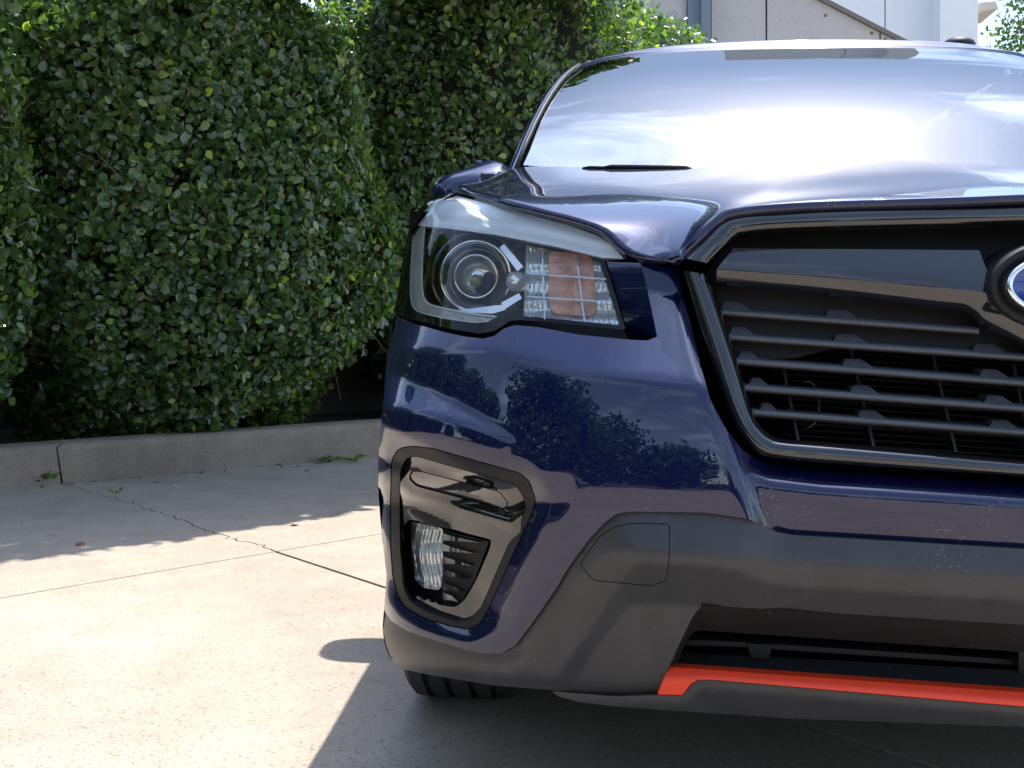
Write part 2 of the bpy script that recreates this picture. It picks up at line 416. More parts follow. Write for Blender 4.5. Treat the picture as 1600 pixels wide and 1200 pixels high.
K0 = np.array([-3.428, 3.80]); KD = np.array([.6468, .7626]); KN = np.array([-.7626, .6468])
def kp(s, off=0., z=0.): p = K0+KD*s+KN*off; return (p[0], p[1], z)
def plate(name, poly, z, m, depth=.03, parent=None, kind=None):
    n = len(poly); bm = bmesh.new()
    top = [bm.verts.new((p[0], p[1], z)) for p in poly]; bot = [bm.verts.new((p[0], p[1], z-depth)) for p in poly]
    f = bm.faces.new(top)
    for i in range(n): bm.faces.new((top[i], bot[i], bot[(i+1) % n], top[(i+1) % n]))
    bmesh.ops.triangulate(bm, faces=[f]); bmesh.ops.recalc_face_normals(bm, faces=bm.faces)
    me = bpy.data.meshes.new(name); bm.to_mesh(me); bm.free(); o = link_mesh(name, me, parent, m)
    if kind: o['kind'] = kind
    return o
ground = plate('ground', [(-300, -300), (300, -300), (300, 300), (-300, 300)], -.03, 'joint_dirt', .5, kind='structure')
pave = empty('pavement'); pave['kind'] = 'structure'
# slabs meet at the joint crossing seen left of the car
X0 = np.array([-1.667, 2.396]); JU = np.array([.591, .8067]); JV = np.array([.682, -.7314])
def wig(a, b, amp, n, seed):
    r = np.random.default_rng(seed); t = np.linspace(0, 1, n); d = b-a; nn = np.array([-d[1], d[0]])/np.hypot(*d)
    w_ = np.cumsum(r.normal(0, 1, n)); w_ -= np.linspace(w_[0], w_[-1], n); w_ = w_/max(abs(w_).max(), 1e-6)*amp*.7+r.normal(0, amp*.22, n); w_[0] = w_[-1] = 0
    return [a+d*q+nn*k for q, k in zip(t, w_)]
kerbside = -2.34
crack = wig(X0+JV*kerbside*1.0, X0, .045, 90, 3)          # crack from the kerb to the crossing
farv, faru = 26., 26.
joint = [X0+JV*q for q in np.linspace(0, farv, 50)]
joint_r = [p+JU*(abs(np.random.default_rng(i).normal(0, .006)) if i < 12 else 0) for i, p in enumerate(joint)]
g = .0032; w2 = .014
jl = [X0+JU*q for q in np.linspace(0, faru, 8)]; jn = [X0-JU*q for q in np.linspace(0, faru, 8)]
# toward the kerb the slabs run to the gutter line; the corner points stay behind the kerb
def sl(name, loops): plate('slab', loops, 0., 'slab_concrete', .05, pave)
sl('a', [p+JU*.0055-JV*g for p in crack]+[p-JV*g for p in jl[1:]]+[X0+JV*kerbside*1.9+JU*faru, X0+JV*kerbside*1.9+JU*.6, X0+JV*kerbside*1.0+JU*.0])       # far, kerb side
sl('b', [p-JU*g*.7-JV*g for p in crack]+[p-JV*g for p in jn[1:]]+[X0+JV*kerbside*1.6-JU*faru, X0+JV*kerbside*1.3-JU*.02])      # near, kerb side
sl('c', [p+JU*w2*.5+JV*g for p in joint_r]+[X0+JV*farv+JU*faru]+[p+JV*g for p in jl[::-1][:-1]])                                  # far, car side
sl('d', [p-JU*(w2*.5)-JV*0+JV*g for p in joint]+[X0+JV*farv-JU*faru]+[p+JV*g for p in jn[::-1][:-1]])                            # near, car side
# kerb in two lengths with a crack between them
def kerb_piece(s0, s1, seed0=None, seed1=None):
    prof = [(0.0, -.08), (.0, .005), (.022, None), (.030, None), (.045, None), (.065, None), (.20, None), (.205, -.05)]
    ss = np.r_[s0, np.arange(math.ceil(s0/.25+.01)*.25, s1-.01, .25), s1]; V = []; F_ = []
    for i, s in enumerate(ss):
        h = float(np.interp(s, [0, 2.3], [.198, .22]))
        zz = [-.08, .005, h-.035, h-.018, h-.005, h, h+.002, -.05]
        for j, (o_, _) in enumerate(prof):
            ds = 0
            if i == 0 and seed0 is not None: ds = .03*math.sin(j*1.7+seed0)+.015*math.sin(j*4.1)
            if i == len(ss)-1 and seed1 is not None: ds = .03*math.sin(j*1.7+seed1)+.015*math.sin(j*4.1)
            V.append(kp(s+ds, o_, zz[j]))
    m_ = len(prof)
    for i in range(len(ss)-1):
        for j in range(m_-1): F_.append((i*m_+j, i*m_+j+1, (i+1)*m_+j+1, (i+1)*m_+j))
    F_.append(tuple(range(m_))[::-1]); F_.append(tuple((len(ss)-1)*m_+j for j in range(m_)))
    o = build('kerb_length', V, F_, 'kerb_concrete', kerb, smooth=False)
kerb = empty('kerb'); kerb['kind'] = 'structure'
kerb_piece(-14, .295, None, 1.0); kerb_piece(.305, 30, 1.0, None)
bed = plate('planting_bed', [kp(-14, .19)[:2], kp(30, .19)[:2], kp(30, 9)[:2], kp(-14, 9)[:2]], .15, 'soil', .3, kind='structure')

# wall of precast panels behind the hedges
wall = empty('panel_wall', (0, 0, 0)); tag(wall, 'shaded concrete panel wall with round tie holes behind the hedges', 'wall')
WO = 1.75
def quadbox(name, a, b, z0, z1, th, m, parent):
    """upright slab from point a to b (xy), thickness th behind"""
    a = np.array(a[:2]); b = np.array(b[:2]); d = (b-a)/np.hypot(*(b-a)); nn = np.array([-d[1], d[0]])
    V = [(*(p+nn*t), z) for z in (z0, z1) for (p, t) in ((a, 0), (b, 0), (b, th), (a, th))]
    F_ = [(0, 1, 5, 4), (1, 2, 6, 5), (2, 3, 7, 6), (3, 0, 4, 7), (4, 5, 6, 7), (3, 2, 1, 0)]
    return build(name, V, F_, m, parent, smooth=False)
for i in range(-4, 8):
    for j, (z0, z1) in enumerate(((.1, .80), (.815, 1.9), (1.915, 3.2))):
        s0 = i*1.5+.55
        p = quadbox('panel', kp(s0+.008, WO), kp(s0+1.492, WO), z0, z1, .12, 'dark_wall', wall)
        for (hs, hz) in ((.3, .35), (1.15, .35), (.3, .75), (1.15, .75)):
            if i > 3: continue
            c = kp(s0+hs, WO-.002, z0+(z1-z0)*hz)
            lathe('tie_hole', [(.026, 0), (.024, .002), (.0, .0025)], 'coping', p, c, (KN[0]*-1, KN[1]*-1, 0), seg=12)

# concrete building seen over the car's roof
bld = empty('panel_building', (0, 13, 0)); tag(bld, 'grey concrete panel building with a sloping parapet above the car roof', 'building')
bld.location = (0, 0, 0)
def facade(name, poly, y, th, m, parent, step=None):
    """polygon traced in the photo on the upright plane at depth y, with thickness"""
    A = np.array([at_y(*p, y) for p in poly]); B = A+np.array([0, th, 0]); n = len(A)
    V = np.concatenate([A, B]); F_ = [tuple(range(n))[::-1], tuple(range(n, 2*n))]+[(i, (i+1) % n, n+(i+1) % n, n+i) for i in range(n)]
    o = build(name, V, F_, m, parent, smooth=False)
    bm = bmesh.new(); bm.from_mesh(o.data); bmesh.ops.recalc_face_normals(bm, faces=bm.faces); bm.to_mesh(o.data); bm.free(); return o
YB = 13.
facade('panel', [(700, -260), (1073, -260), (1073, 700), (700, 700)], YB, .3, 'wall_concrete', bld)
facade('panel', [(1112, -260), (1196, -260), (1196, 700), (1112, 700)], YB, .3, 'wall_concrete', bld)
facade('panel', [(1199, -40), (1265, -10), (1374, 47), (1374, 700), (1199, 700)], YB, .3, 'wall_concrete', bld)
facade('panel', [(1376.5, 49), (1440, 82), (1440, 700), (1376.5, 700)], YB, .3, 'wall_concrete', bld)
facade('post', [(1075, -260), (1111, -260), (1111, 700), (1075, 700)], YB-.10, .5, 'post_blue', bld)
facade('post', [(1096, -260), (1111, -260), (1111, 700), (1096, 700)], YB-.22, .12, 'post_blue', bld)
facade('coping', [(1197, -44), (1266, -16), (1376, 41), (1445, 76), (1445, 83), (1374, 47.5), (1265, -9), (1197, -37)], YB-.06, .45, 'coping', bld)
for (hx, hy) in ((1290, 24), (1362, 52), (1383, 62)):
    lathe('tie_hole', [(.022, 0), (.02, .004), (0, .005)], 'coping', bld, at_y(hx, hy, YB-.001), (0, -1, 0), seg=12)
wb = empty('white_building', (0, 0, 0)); tag(wb, 'tall white stucco building behind the concrete panels', 'building')
facade('wall', [(1150, -600), (1382, -600), (1382, 700), (1150, 700)], 19., .4, 'white_stucco', wb)
facade('wall', [(1384, -600), (1469, -600), (1469, 700), (1384, 700)], 19., .4, 'white_stucco', wb)
facade('corner_pier', [(1469, -600), (1528, -600), (1528, 700), (1469, 700)], 18.4, 1.6, 'white_stucco', wb)
lm = facade('canopy_lamp', [(1531, 4), (1556, 2), (1560, 13), (1533, 18)], 18.6, .9, 'lamp_beige', None)
tag(lm, 'small beige lamp box on the white building pier', 'lamp')
vd = lathe('roof_dome', [(.19, -.30), (.19, 0), (.175, .035), (.12, .07), (.06, .085), (0, .088)], 'satin_black', None, at_y(1497, 71, 12.0)-np.array([0, 0, .0]), (0, 0, 1), seg=28)
tag(vd, 'black rounded dome peeking over the car roof', 'dome')
dm = at_y(1497, 71, 12.0)
pst = lathe('dome_post', [(.09, -dm[2]), (.09, -.3), (.19, -.3)], 'satin_black', vd, dm, (0, 0, 1), seg=12)

# ------------------------------------------------------------------ the car
car = empty('parked_car', (0, 0, 0))
tag(car, 'dark blue sport utility car with grey lower bumper and red accent strip', 'car')
KX = .00098
XC = 1697.
def cx(py):  # photo column of the car's centre plane on the nose at photo row py
    a, b = 1400., 1900.
    for _ in range(30):
        m_ = (a+b)/2
        if on([(m_, py)])[0][0] < 0: a = m_
        else: b = m_
    return a
def to_centre(line):
    """extend a left-to-right traced line to the centre plane"""
    (x0, y0), (x1, y1) = line[-2], line[-1]; s = (y1-y0)/(x1-x0); x = x1
    for _ in range(6): x = cx(y1+s*(x-x1))
    return list(line)+[(x+1.5, y1+s*(x-x1))]

# traced feature lines (photo pixels)
HL_LOW = [(616, 492), (645, 505), (694, 519), (726, 526), (755, 529), (772, 525), (788, 513), (804, 508), (840, 511), (905, 523), (985, 531), (1012, 532), (1027, 526)]
SIL = [(600, 953), (604, 900), (596, 830), (591, 760), (592, 700), (598, 640), (603, 575), (609, 540), (616, 492)]
G_OUT = [(1057, 417), (1075, 490), (1096, 576), (1110, 625), (1131, 665), (1159, 702), (1180, 717), (1208, 726), (1285, 735), (1600, 756)]
G_OUT = to_centre(G_OUT)
E_TOP = [(598, 952), (610, 969), (636, 986), (675, 999), (727, 1015), (756, 1021), (782, 1021), (805, 1009), (837, 966), (870, 918), (889, 885), (921, 842), (944, 817), (963, 803), (986, 799), (1100, 801), (1138, 806), (1170, 811), (1190, 821), (1215, 832), (1236, 836), (1600, 858)]
E_TOP = to_centre(E_TOP)
K1 = [(560, 548), (660, 546), (762, 548), (905, 580), (1097, 606), (1300, 632)]
T1 = [(560, 556), (612, 580), (710, 627), (800, 681), (868, 738), (900, 768)]
T2 = [(560, 632), (612, 638), (700, 656), (807, 690), (868, 738), (900, 766)]
L1 = [(905, 740), (893, 790), (868, 850), (830, 920), (800, 972), (782, 988), (765, 992), (740, 1000), (700, 990), (650, 965)]
K3 = [(1046, 380), (1056, 430), (1066, 470), (1084, 545), (1116, 640), (1150, 735), (1166, 785), (1180, 830)]
BZ = roundp([(609, 790), (611, 718), (622, 700), (645, 696), (677, 700), (814, 739), (828, 752), (838, 781), (833, 800), (800, 872), (765, 950), (752, 974), (735, 984), (707, 980), (662, 967), (632, 949), (620, 930), (613, 902), (609, 850)], 6, 2)
BZ = np.array(BZ)

def bumper_off(P):
    x, y = P[:, 0], P[:, 1]
    o = np.zeros(len(P))
    o += .50*KX*sp(-sdist(K1, P), 3.5)                                   # shoulder under the lamp leans back
    fade = 1-sstep(x, 770, 876)
    a, b = sdist(T1, P), sdist(T2, P)
    o -= .85*KX*np.maximum(sp(a, 2)-sp(b, 3), 0)*fade                   # ledge over the fog lamp
    o += .35*KX*sp(sdist(L1, P), 4)*sstep(y, 735, 790)                  # flange along the cladding
    d = pdist(BZ, P, True)
    o += .55*KX*sp(19-d, 2.5)*sstep(x, 590, 612)                  # chamfer round the fog bezel
    c = o + 1.15*KX*sp(-sdist(K3, P), 4)                                # cheek turns in to the grille
    t = sdist(G_OUT[5:], P)
    bm_ = .018 + .040*np.clip(1-t/38, 0, 3)**2 + .16*KX*sp(t-48, 8)
    k = .004
    beam = np.where(x > 1120, bm_, 1.)
    return -k*np.logaddexp(-np.clip(c/k, -200, 200), -np.clip(beam/k, -200, 200))

# painted cover
E_TOP[0] = (600, 953)
outer = HL_LOW+[(1012, 455), (1001, 411), (1030, 415)]+G_OUT+E_TOP[::-1][:-1]+SIL[:-1]
bumper = sheet('bumper_cover', outer, 'paint', car, bumper_off, holes=[BZ], step=4.2, bstep=4, rim=.035, half=True)
# facet that runs in from the cheek to the lamp
fo = bumper_off(np.array([(1001, 411), (1012, 455), (1027, 526), (985, 531)], float))
fa = [on([p], o_)[0] for p, o_ in zip([(1001, 411), (1012, 455), (1027, 526)], fo)]
fb = [on([p], q_)[0] for p, q_ in zip([(948, 409), (962, 455), (982, 522)], (.060, .085, .125))]
loft('lamp_facet', [[tuple(v) for v in fa], [tuple(v) for v in fb]], 'paint', car, k=6, lin=True)

# grey lower cladding
INT_TOP = [(1028, 1080), (1045, 1042), (1062, 1005), (1082, 964), (1091, 952), (1104, 947), (1140, 948), (1600, 976)]
INT_TOP = to_centre(INT_TOP)
CL_BOT = [(604, 1010), (613, 1033), (630, 1046), (675, 1055), (772, 1071), (867, 1079), (960, 1087), (1028, 1084)]
B2 = [(580, 978), (620, 1000), (660, 1016), (710, 1031), (760, 1042), (795, 1044), (822, 1033), (863, 970), (905, 915), (935, 880), (955, 868), (985, 864), (1048, 865), (1232, 878), (1600, 900), (1720, 907)]
TOW = roundp([(905, 882), (936, 838), (962, 822), (987, 817), (1047, 818), (1046, 880), (1041, 908), (1018, 916), (985, 913), (926, 907)], 7, 3)
def clad_off(P):
    a = sdist(E_TOP, P); b = sdist(B2, P)
    o = .006 - .42*KX*np.maximum(sp(a, 2)-sp(b, 5), 0) + .10*KX*sp(b, 6)
    o += .9*KX*sp(sdist([(590, 1015), (613, 1026), (640, 1036), (675, 1043), (772, 1058), (867, 1067), (960, 1075), (1060, 1078)], P), 4)
    bm_ = np.where(P[:, 0] > 1120, .012*sstep(P[:, 0], 1150, 1240), 0)
    return o+bm_
clout = E_TOP+INT_TOP[::-1][:-1]+[(1028, 1084)]+CL_BOT[::-1][1:]+[(598, 983)]
clad = sheet('lower_cladding', clout, 'cladding', car, clad_off, holes=[TOW], step=5.5, bstep=4, rim=.03, half=True)
def inset(poly, d):
    p = np.asarray(poly, float); c = p.mean(0); n = len(p); out = []
    for i in range(n):
        e = p[(i+1) % n]-p[i-1]; nn = np.array([e[1], -e[0]])/max(np.hypot(*e), 1e-9)
        if (c-p[i])@nn < 0: nn = -nn
        out.append(p[i]+nn*d)
    return np.array(out)
sheet('tow_hook_cover', inset(TOW, 1.3), 'cladding', car, lambda P: clad_off(P)+.0005, step=7, rim=.02)
sheet('gap_backing', inset(TOW, -6), 'void_black', clad, lambda P: clad_off(P)+.012, step=14, rim=0)
# lower intake
def back(line, o): return [tuple(v) for v in on(line, o)]
IT2 = [(1040, 1072), (1056, 1042), (1070, 1008), (1082, 990), (1092, 986), (1106, 985), (1140, 988), (1600, 1019), INT_TOP[-1]+np.array([0, 43])]
co = clad_off(np.array(INT_TOP, float))
loft('intake_hood', [[tuple(on([p], o_)[0]) for p, o_ in zip(INT_TOP, co)], [tuple(v) for v in on(IT2, .055)]], 'satin_black', car, k=6, lin=True, half=True)
sheet('intake_floor', to_centre([(1036, 1066), (1060, 1020), (1140, 1023), (1600, 1048)])+to_centre([(1040, 1050), (1600, 1088)])[::-1], 'satin_black', car, lambda P: .10-.0009*(P[:, 1]-1020), step=14, rim=0, half=True)
sheet('intake_back', to_centre([(1020, 940), (1600, 960)])+to_centre([(1020, 1070), (1600, 1095)])[::-1], 'void_black', car, .16, step=30, rim=0, half=True)
for ln, hh, oo in ((to_centre([(1066, 1000), (1138, 1002), (1600, 1032)]), 8, .09),):
    sheet('intake_bar', ln+[(q[0], q[1]+hh) for q in ln[::-1]], 'matte_black', car, oo, step=9, rim=.03, half=True)
sheet('intake_bracket', [(1168, 1006), (1206, 1008), (1202, 1030), (1174, 1028)], 'matte_black', car, .085, step=10, rim=.04)
sheet('sensor_bracket', [(1592, 1018), (1612, 1020), (1612, 1070), (1592, 1068)], 'satin_black', car, .07, step=10, rim=.04)
# red accent
RT = to_centre([(1045, 1042), (1100, 1046), (1600, 1082)]); RB = to_centre([(1028, 1085), (1066, 1086), (1080, 1068), (1092, 1062), (1112, 1062), (1600, 1104)])
RM = to_centre([(1036, 1063), (1090, 1060), (1112, 1060), (1600, 1098)])
def red_off(P): return .014 + .9*KX*sp(-sdist(RM, P), 1.5)
sheet('red_accent', RT+RB[::-1], 'red', car, red_off, step=4, rim=.02, half=True)
# lower lip
LT = to_centre([(862, 1080), (960, 1088), (1030, 1086), (1066, 1087), (1081, 1069), (1093, 1063), (1112, 1063), (1600, 1105)])
LB = to_centre([(872, 1088), (905, 1097), (960, 1104), (1240, 1123), (1600, 1136)])
def lip_off(P): return .020 + .55*KX*sp(sdist(LT, P)-12, 5) - .25*KX*np.minimum(sp(sdist(LT, P), 2), 14)
sheet('lower_lip', LT+LB[::-1], 'cladding', car, lip_off, step=6, rim=.12, half=True)

# ---- fog lamp corner
def fog_lift(P):
    a, b = sdist(T1, P), sdist(T2, P)
    return -.85*KX*np.maximum(sp(a, 2)-sp(b, 3), 0)*(1-sstep(P[:, 0], 770, 876)) + .35*KX*sp(sdist(L1, P), 4)*sstep(P[:, 1], 735, 790)
BZi = inset(BZ, 1.6)
B3 = roundp([(624, 800), (625, 735), (634, 715), (650, 712), (806, 757), (818, 775), (822, 795), (815, 812), (815, 832), (797, 846), (752, 950), (735, 968), (715, 972), (668, 957), (640, 940), (630, 918), (625, 860)], 6, 2)
SLOT = roundp([(638, 748), (642, 736), (654, 735), (780, 767), (795, 785), (790, 797), (650, 760)], 5, 2)
FOGO = roundp([(629, 826), (637, 812), (645, 812), (768, 843), (766, 856), (745, 905), (726, 938), (712, 949), (690, 946), (655, 937), (638, 926), (631, 905)], 5, 2)
fog = empty('fog_lamp_bezel'); fog.parent = car
fogm = empty('fog_lamp_bezel'); fogm.parent = car
def fsheet(name, poly, m, off, **k):
    o = sheet(name, poly, m, fog, off, mirror=False, **k); flip(o, fogm); return o
fsheet('bezel_frame', BZi, 'satin_black', lambda P: fog_lift(P)+.012+.0045*0, holes=[B3], step=6, rim=.02)
def bez_off(P):
    d = pdist(B3, P, True)
    o = fog_lift(P)+.016
    ridge = [(626, 762), (640, 774), (720, 794), (800, 817), (822, 800)]
    s = sdist(ridge, P)
    o += .009*(1-sstep(s, -20, -2)) - .004*np.exp(-(s/9.)**2)
    o += .10*KX*sp(s-8, 6)*.8
    return o
fsheet('bezel_panel', inset(B3, 1.0), 'gloss_black', bez_off, holes=[SLOT, FOGO], step=4, rim=.04)
fsheet('running_light', inset(SLOT, 1.5), 'lens_dark', lambda P: fog_lift(P)+.029, step=8, rim=.01)
fsheet('bezel_pocket', inset(FOGO, -4), 'satin_black', lambda P: fog_lift(P)+.075, step=14, rim=0)
ro = [tuple(q) for q in FOGO]+[tuple(FOGO[0])]
rv = np.array(ro, float); rw = [tuple(v) for v in on(rv, bez_off(rv)+.002)]; rb = [tuple(v) for v in on(rv, fog_lift(rv)+.075)]
o = loft('pocket_wall', [rw, rb], 'gloss_black', fog, k=1, lin=True, mirror=False); flip(o, fogm)
LV = [(693, 828), (764, 846), (742, 905), (722, 938), (708, 945), (692, 943)]
fsheet('louvre_panel', LV, 'satin_black', lambda P: fog_lift(P)+.048+.0002*(P[:, 0]-692), step=7, rim=.03)
for i, yy in enumerate((836, 853, 872, 892, 913, 929)):
    x1 = (752, 742, 738, 734, 726, 716)[i]
    fsheet('louvre_fin', [(692, yy-3), (706, yy+2), (x1, yy+12), (706, yy+9), (692, yy+8)], 'gloss_black', lambda P, yy=yy: fog_lift(P)+.040+.00022*(P[:, 0]-692), step=6, rim=.01)
FL = roundp([(642, 815), (692, 826), (691, 916), (684, 922), (660, 918), (649, 906), (644, 870)], 4, 2)
fsheet('lamp_reflector', FL, 'prism', lambda P: fog_lift(P)+.062+.0035*np.sin(P[:, 0]*.55+2.2*np.sin(P[:, 1]*.06))+.006*np.abs(((P[:, 1]-846)/36.) % 1-.5), step=2.6, rim=0)
fsheet('lamp_lens', FL, 'clear_lens', lambda P: fog_lift(P)+.044, step=9, rim=.02)

# ---- headlamp
HL_TOP = [(714, 300), (775, 317), (840, 335), (892, 348), (930, 361), (953, 374), (969, 390), (980, 403)]
HL_SIL = [(617, 484), (623, 448), (630, 402), (639, 360), (649, 334), (665, 318), (688, 307)]
HL_IN = [(945, 409), (955, 440), (977, 513)]
HL_BOT = [(974, 515), (905, 508), (856, 503), (812, 500), (796, 502), (784, 510), (770, 518), (748, 521), (694, 512), (645, 498), (619, 488)]
head = empty('headlight'); head.parent = car
headm = empty('headlight'); headm.parent = car
def lens_off(P): return .018 + .055*sstep(P[:, 0], 640, 975)
def hsheet(name, poly, m, o_, **k):
    f = (lambda P: lens_off(P)+(o_(P) if callable(o_) else o_))
    o = sheet(name, poly, m, head, f, mirror=False, **k); flip(o, headm); return o
LENS = HL_TOP+HL_IN+HL_BOT+HL_SIL
hsheet('lamp_lens', LENS, 'clear_lens', 0., step=7, rim=.0)
hsheet('housing', LENS, 'matte_black', lambda P: .085+0*P[:, 0], step=9, rim=0)
# dark border between lens and bumper
BOR = HL_BOT[::-1]
o = loft('lamp_gasket', [[tuple(v) for v in on(BOR, lens_off(np.array(BOR, float)))], [tuple(v) for v in on([(617, 493), (645, 507), (694, 521), (748, 531), (772, 528), (786, 516), (800, 510), (815, 510), (856, 514), (905, 524), (985, 533)], .055)]], 'void_black', head, k=5, lin=True, mirror=False); flip(o, headm)
# rim of the lens body running back behind its outline
o = loft('lamp_side', [[tuple(v) for v in on(HL_SIL+HL_TOP, lens_off(np.array(HL_SIL+HL_TOP, float)))], [tuple(v+np.array([.0, .10, 0])) for v in on(HL_SIL+HL_TOP, lens_off(np.array(HL_SIL+HL_TOP, float))+.02)]], 'silver', head, k=4, lin=True, mirror=False); flip(o, headm)
BROW = [(655, 338), (672, 320), (714, 306), (775, 322), (840, 340), (892, 353), (931, 367), (953, 380), (966, 394), (974, 404), (942, 403), (872, 386), (775, 367), (700, 357), (664, 354), (650, 352)]
def brow_off(P):
    lo = sdist([(640, 351), (664, 354), (775, 367), (872, 386), (942, 403), (980, 408)], P)
    ridges = .0012*np.sin(P[:, 0]*.9)*np.sin(lo*.7)*((P[:, 0] > 690) & (P[:, 0] < 752) & (lo > -24))
    return .010 + .22*KX*np.clip(-lo, 0, 60) + .0016*np.sin(np.clip(lo, -60, 0)*.35) + ridges
hsheet('brow_reflector', BROW, 'white_drl', brow_off, step=3.5, rim=.03)
IN_L = crom([(664, 353), (661, 395), (660, 435), (662, 462), (671, 475), (690, 481), (735, 490), (776, 495)], 5)
OUT_L = crom([(650, 352), (646, 370), (642, 435), (643, 468), (650, 484), (680, 494), (736, 503), (764, 502)], 5)
hsheet('light_guide', list(map(tuple, OUT_L))+list(map(tuple, IN_L[::-1])), 'guide', lambda P: .020+.0012*np.sin((P[:, 0]+P[:, 1])*1.1), step=3, rim=.03)
for ln, rr in ((IN_L, .0017), (OUT_L, .0012)):
    V = on(ln, lens_off(ln)+.017); o = tube('light_guide_edge', V, rr, 'white_drl', head, 6); flip(o, headm)
def hp(px, py, o_): return on([(px, py)], lens_off(np.array([[px, py]], float))+o_)[0]
pc = hp(744, 432, .055); s_ = (pc[1]-CAM[1])/FPX
axp = np.array(CAM)-pc; axp = axp/np.linalg.norm(axp)*.35+np.array([0, -1, 0])*.65
o = lathe('projector_shroud', [(.072, -.03), (.068, -.008), (.063, -.012), (.060, -.03)], 'gloss_black', head, pc, axp); flip(o, headm)
o = lathe('projector_ring', [(58*s_, -.004), (57*s_, .004), (54*s_, .006), (51*s_, .001), (50*s_, -.02)], 'chrome', head, pc, axp); flip(o, headm)
o = lathe('projector_cone', [(50*s_, -.004), (46*s_, -.003), (40*s_, -.012), (35*s_, -.02)], 'gloss_black', head, pc, axp); flip(o, headm)
o = lathe('inner_ring', [(35.5*s_, -.022), (35*s_, .002), (32.5*s_, .004), (31*s_, -.002), (30.5*s_, -.02)], 'chrome', head, pc, axp); flip(o, headm)
o = lathe('projector_lens', [(30*s_, -.012), (27*s_, -.004), (21*s_, .003), (12*s_, .007), (0, .0085)], 'clear_lens', head, pc, axp); flip(o, headm)
o = lathe('lamp_bulb', [(30*s_, -.012), (24*s_, -.022), (15*s_, -.028), (6*s_, -.026), (0, -.024)], 'prism', head, pc, axp); flip(o, headm)
o = lathe('bulb_cap', [(11*s_, -.027), (9*s_, -.018), (0, -.015)], 'yellow_lens', head, pc+np.array([-.002, 0, -.006]), axp); flip(o, headm)
for a_, b_ in (((784, 384), (813, 420)), ((813, 462), (786, 478))):
    d = np.array(b_, float)-a_; nn = np.array([-d[1], d[0]])/np.hypot(*d)*4.5
    hsheet('chrome_arm', [tuple(np.array(a_)+nn), tuple(np.array(b_)+nn*1.3), tuple(np.array(b_)-nn*1.3), tuple(np.array(a_)-nn)], 'silver', .012, step=12, rim=.006)
hsheet('chrome_arm', [(690, 487), (786, 476), (790, 484), (770, 490)], 'silver', .045, step=8, rim=.02)
o = lathe('side_bulb', [(17*s_, -.02), (16*s_, 0), (13*s_, .004), (6*s_, .008), (0, .009)], 'prism', head, hp(807, 440, .035), axp, seg=24); flip(o, headm)
IND = [(822, 382), (862, 392), (937, 410), (968, 508), (905, 502), (856, 497), (818, 494), (820, 440)]
hsheet('indicator_reflector', IND, 'prism', lambda P: .062+.0028*np.sin(P[:, 0]*1.05+.8*np.sin(P[:, 1]*.09))+.002*np.sin(P[:, 1]*.21), step=2.2, rim=0)
hsheet('amber_reflector', roundp([(857, 392), (900, 396), (926, 402), (932, 470), (929, 494), (866, 492), (856, 470)], 10, 3), 'amber', lambda P: .052+.0016*np.sin(P[:, 1]*1.05)+.004*np.abs(np.sin((P[:, 0]-856)*.075)), step=2.6, rim=.006)
for xx in (846, 899):
    sl_ = (xx-832)*.17
    hsheet('prism_rib', [(xx, 388+sl_*.9), (xx+2.2, 388.5+sl_*.9), (xx+4+sl_, 498+sl_*.2), (xx+1.5+sl_, 498+sl_*.2)], 'prism', .040, step=6, rim=.006)
for y0 in (426, 462):
    hsheet('prism_rib', [(824, y0), (947+(y0-428)*.25, y0+9), (948+(y0-428)*.25, y0+11), (824, y0+2)], 'prism', .038, step=8, rim=.006)
hsheet('indicator_lens', IND, 'clear_lens', .030, step=14, rim=0)

# ---- grille
grille = empty('grille'); grille.parent = car
def T(l): return to_centre(l)
T0 = T([(1069, 403), (1097, 370), (1121, 346), (1146, 334), (1197, 328), (1337, 321), (1600, 315)])
T1g = T([(1099, 410), (1122, 386), (1141, 362), (1160, 357), (1205, 352), (1341, 346), (1600, 338)])
T2g = T([(1108, 412), (1138, 381), (1153, 370), (1168, 366), (1212, 362), (1341, 358), (1600, 354)])
F0 = T([(1067, 422), (1078, 455), (1110, 560), (1141, 648), (1165, 690), (1185, 708), (1215, 716), (1300, 724), (1600, 745)])
F1g = T([(1089, 426), (1099, 455), (1133, 560), (1161, 648), (1180, 680), (1200, 697), (1225, 702), (1300, 709), (1600, 733)])
F2g = T([(1110, 430), (1118, 455), (1151, 560), (1178, 648), (1195, 672), (1212, 683), (1235, 687), (1300, 692), (1600, 719)])
def gl(rows, offs): return [[tuple(on([p], o_)[0]) for p in r] for r, o_ in zip(rows, offs)]
loft('frame_upper', gl([[(q[0]-1, q[1]-3) for q in T0], T0, T1g, T2g, T2g], [.05, .030, .006, .030, .075]), 'gloss_black', grille, k=6, lin=True, half=True)
loft('frame_lower', gl([F0, F0, F1g, F2g, F2g], [.07, .034, .024, .050, .085]), 'gloss_black', grille, k=6, lin=True, half=True)
# recess panel behind the wing and the upper bars
RP = T([(1104, 425), (1140, 376), (1212, 358), (1600, 350)])+T([(1150, 562), (1240, 560), (1320, 540), (1460, 540), (1600, 556)])[::-1]
sheet('recess_panel', RP, 'satin_black', grille, .085, step=14, rim=0, half=True)
RAD = T([(1110, 430), (1300, 430), (1600, 440)])+T([(1175, 700), (1300, 715), (1600, 740)])[::-1]
sheet('radiator', RAD, 'void_black', grille, .19, step=30, rim=0, half=True)
for i in range(17):
    y0 = 545+i*9.5; ln = T([(1225, y0), (1600, y0+24)])
    sheet('radiator_fin', ln+[(q[0], q[1]+2.6) for q in ln[::-1]], 'matte_black', grille, .175, step=40, bstep=60, rim=.0, half=True)
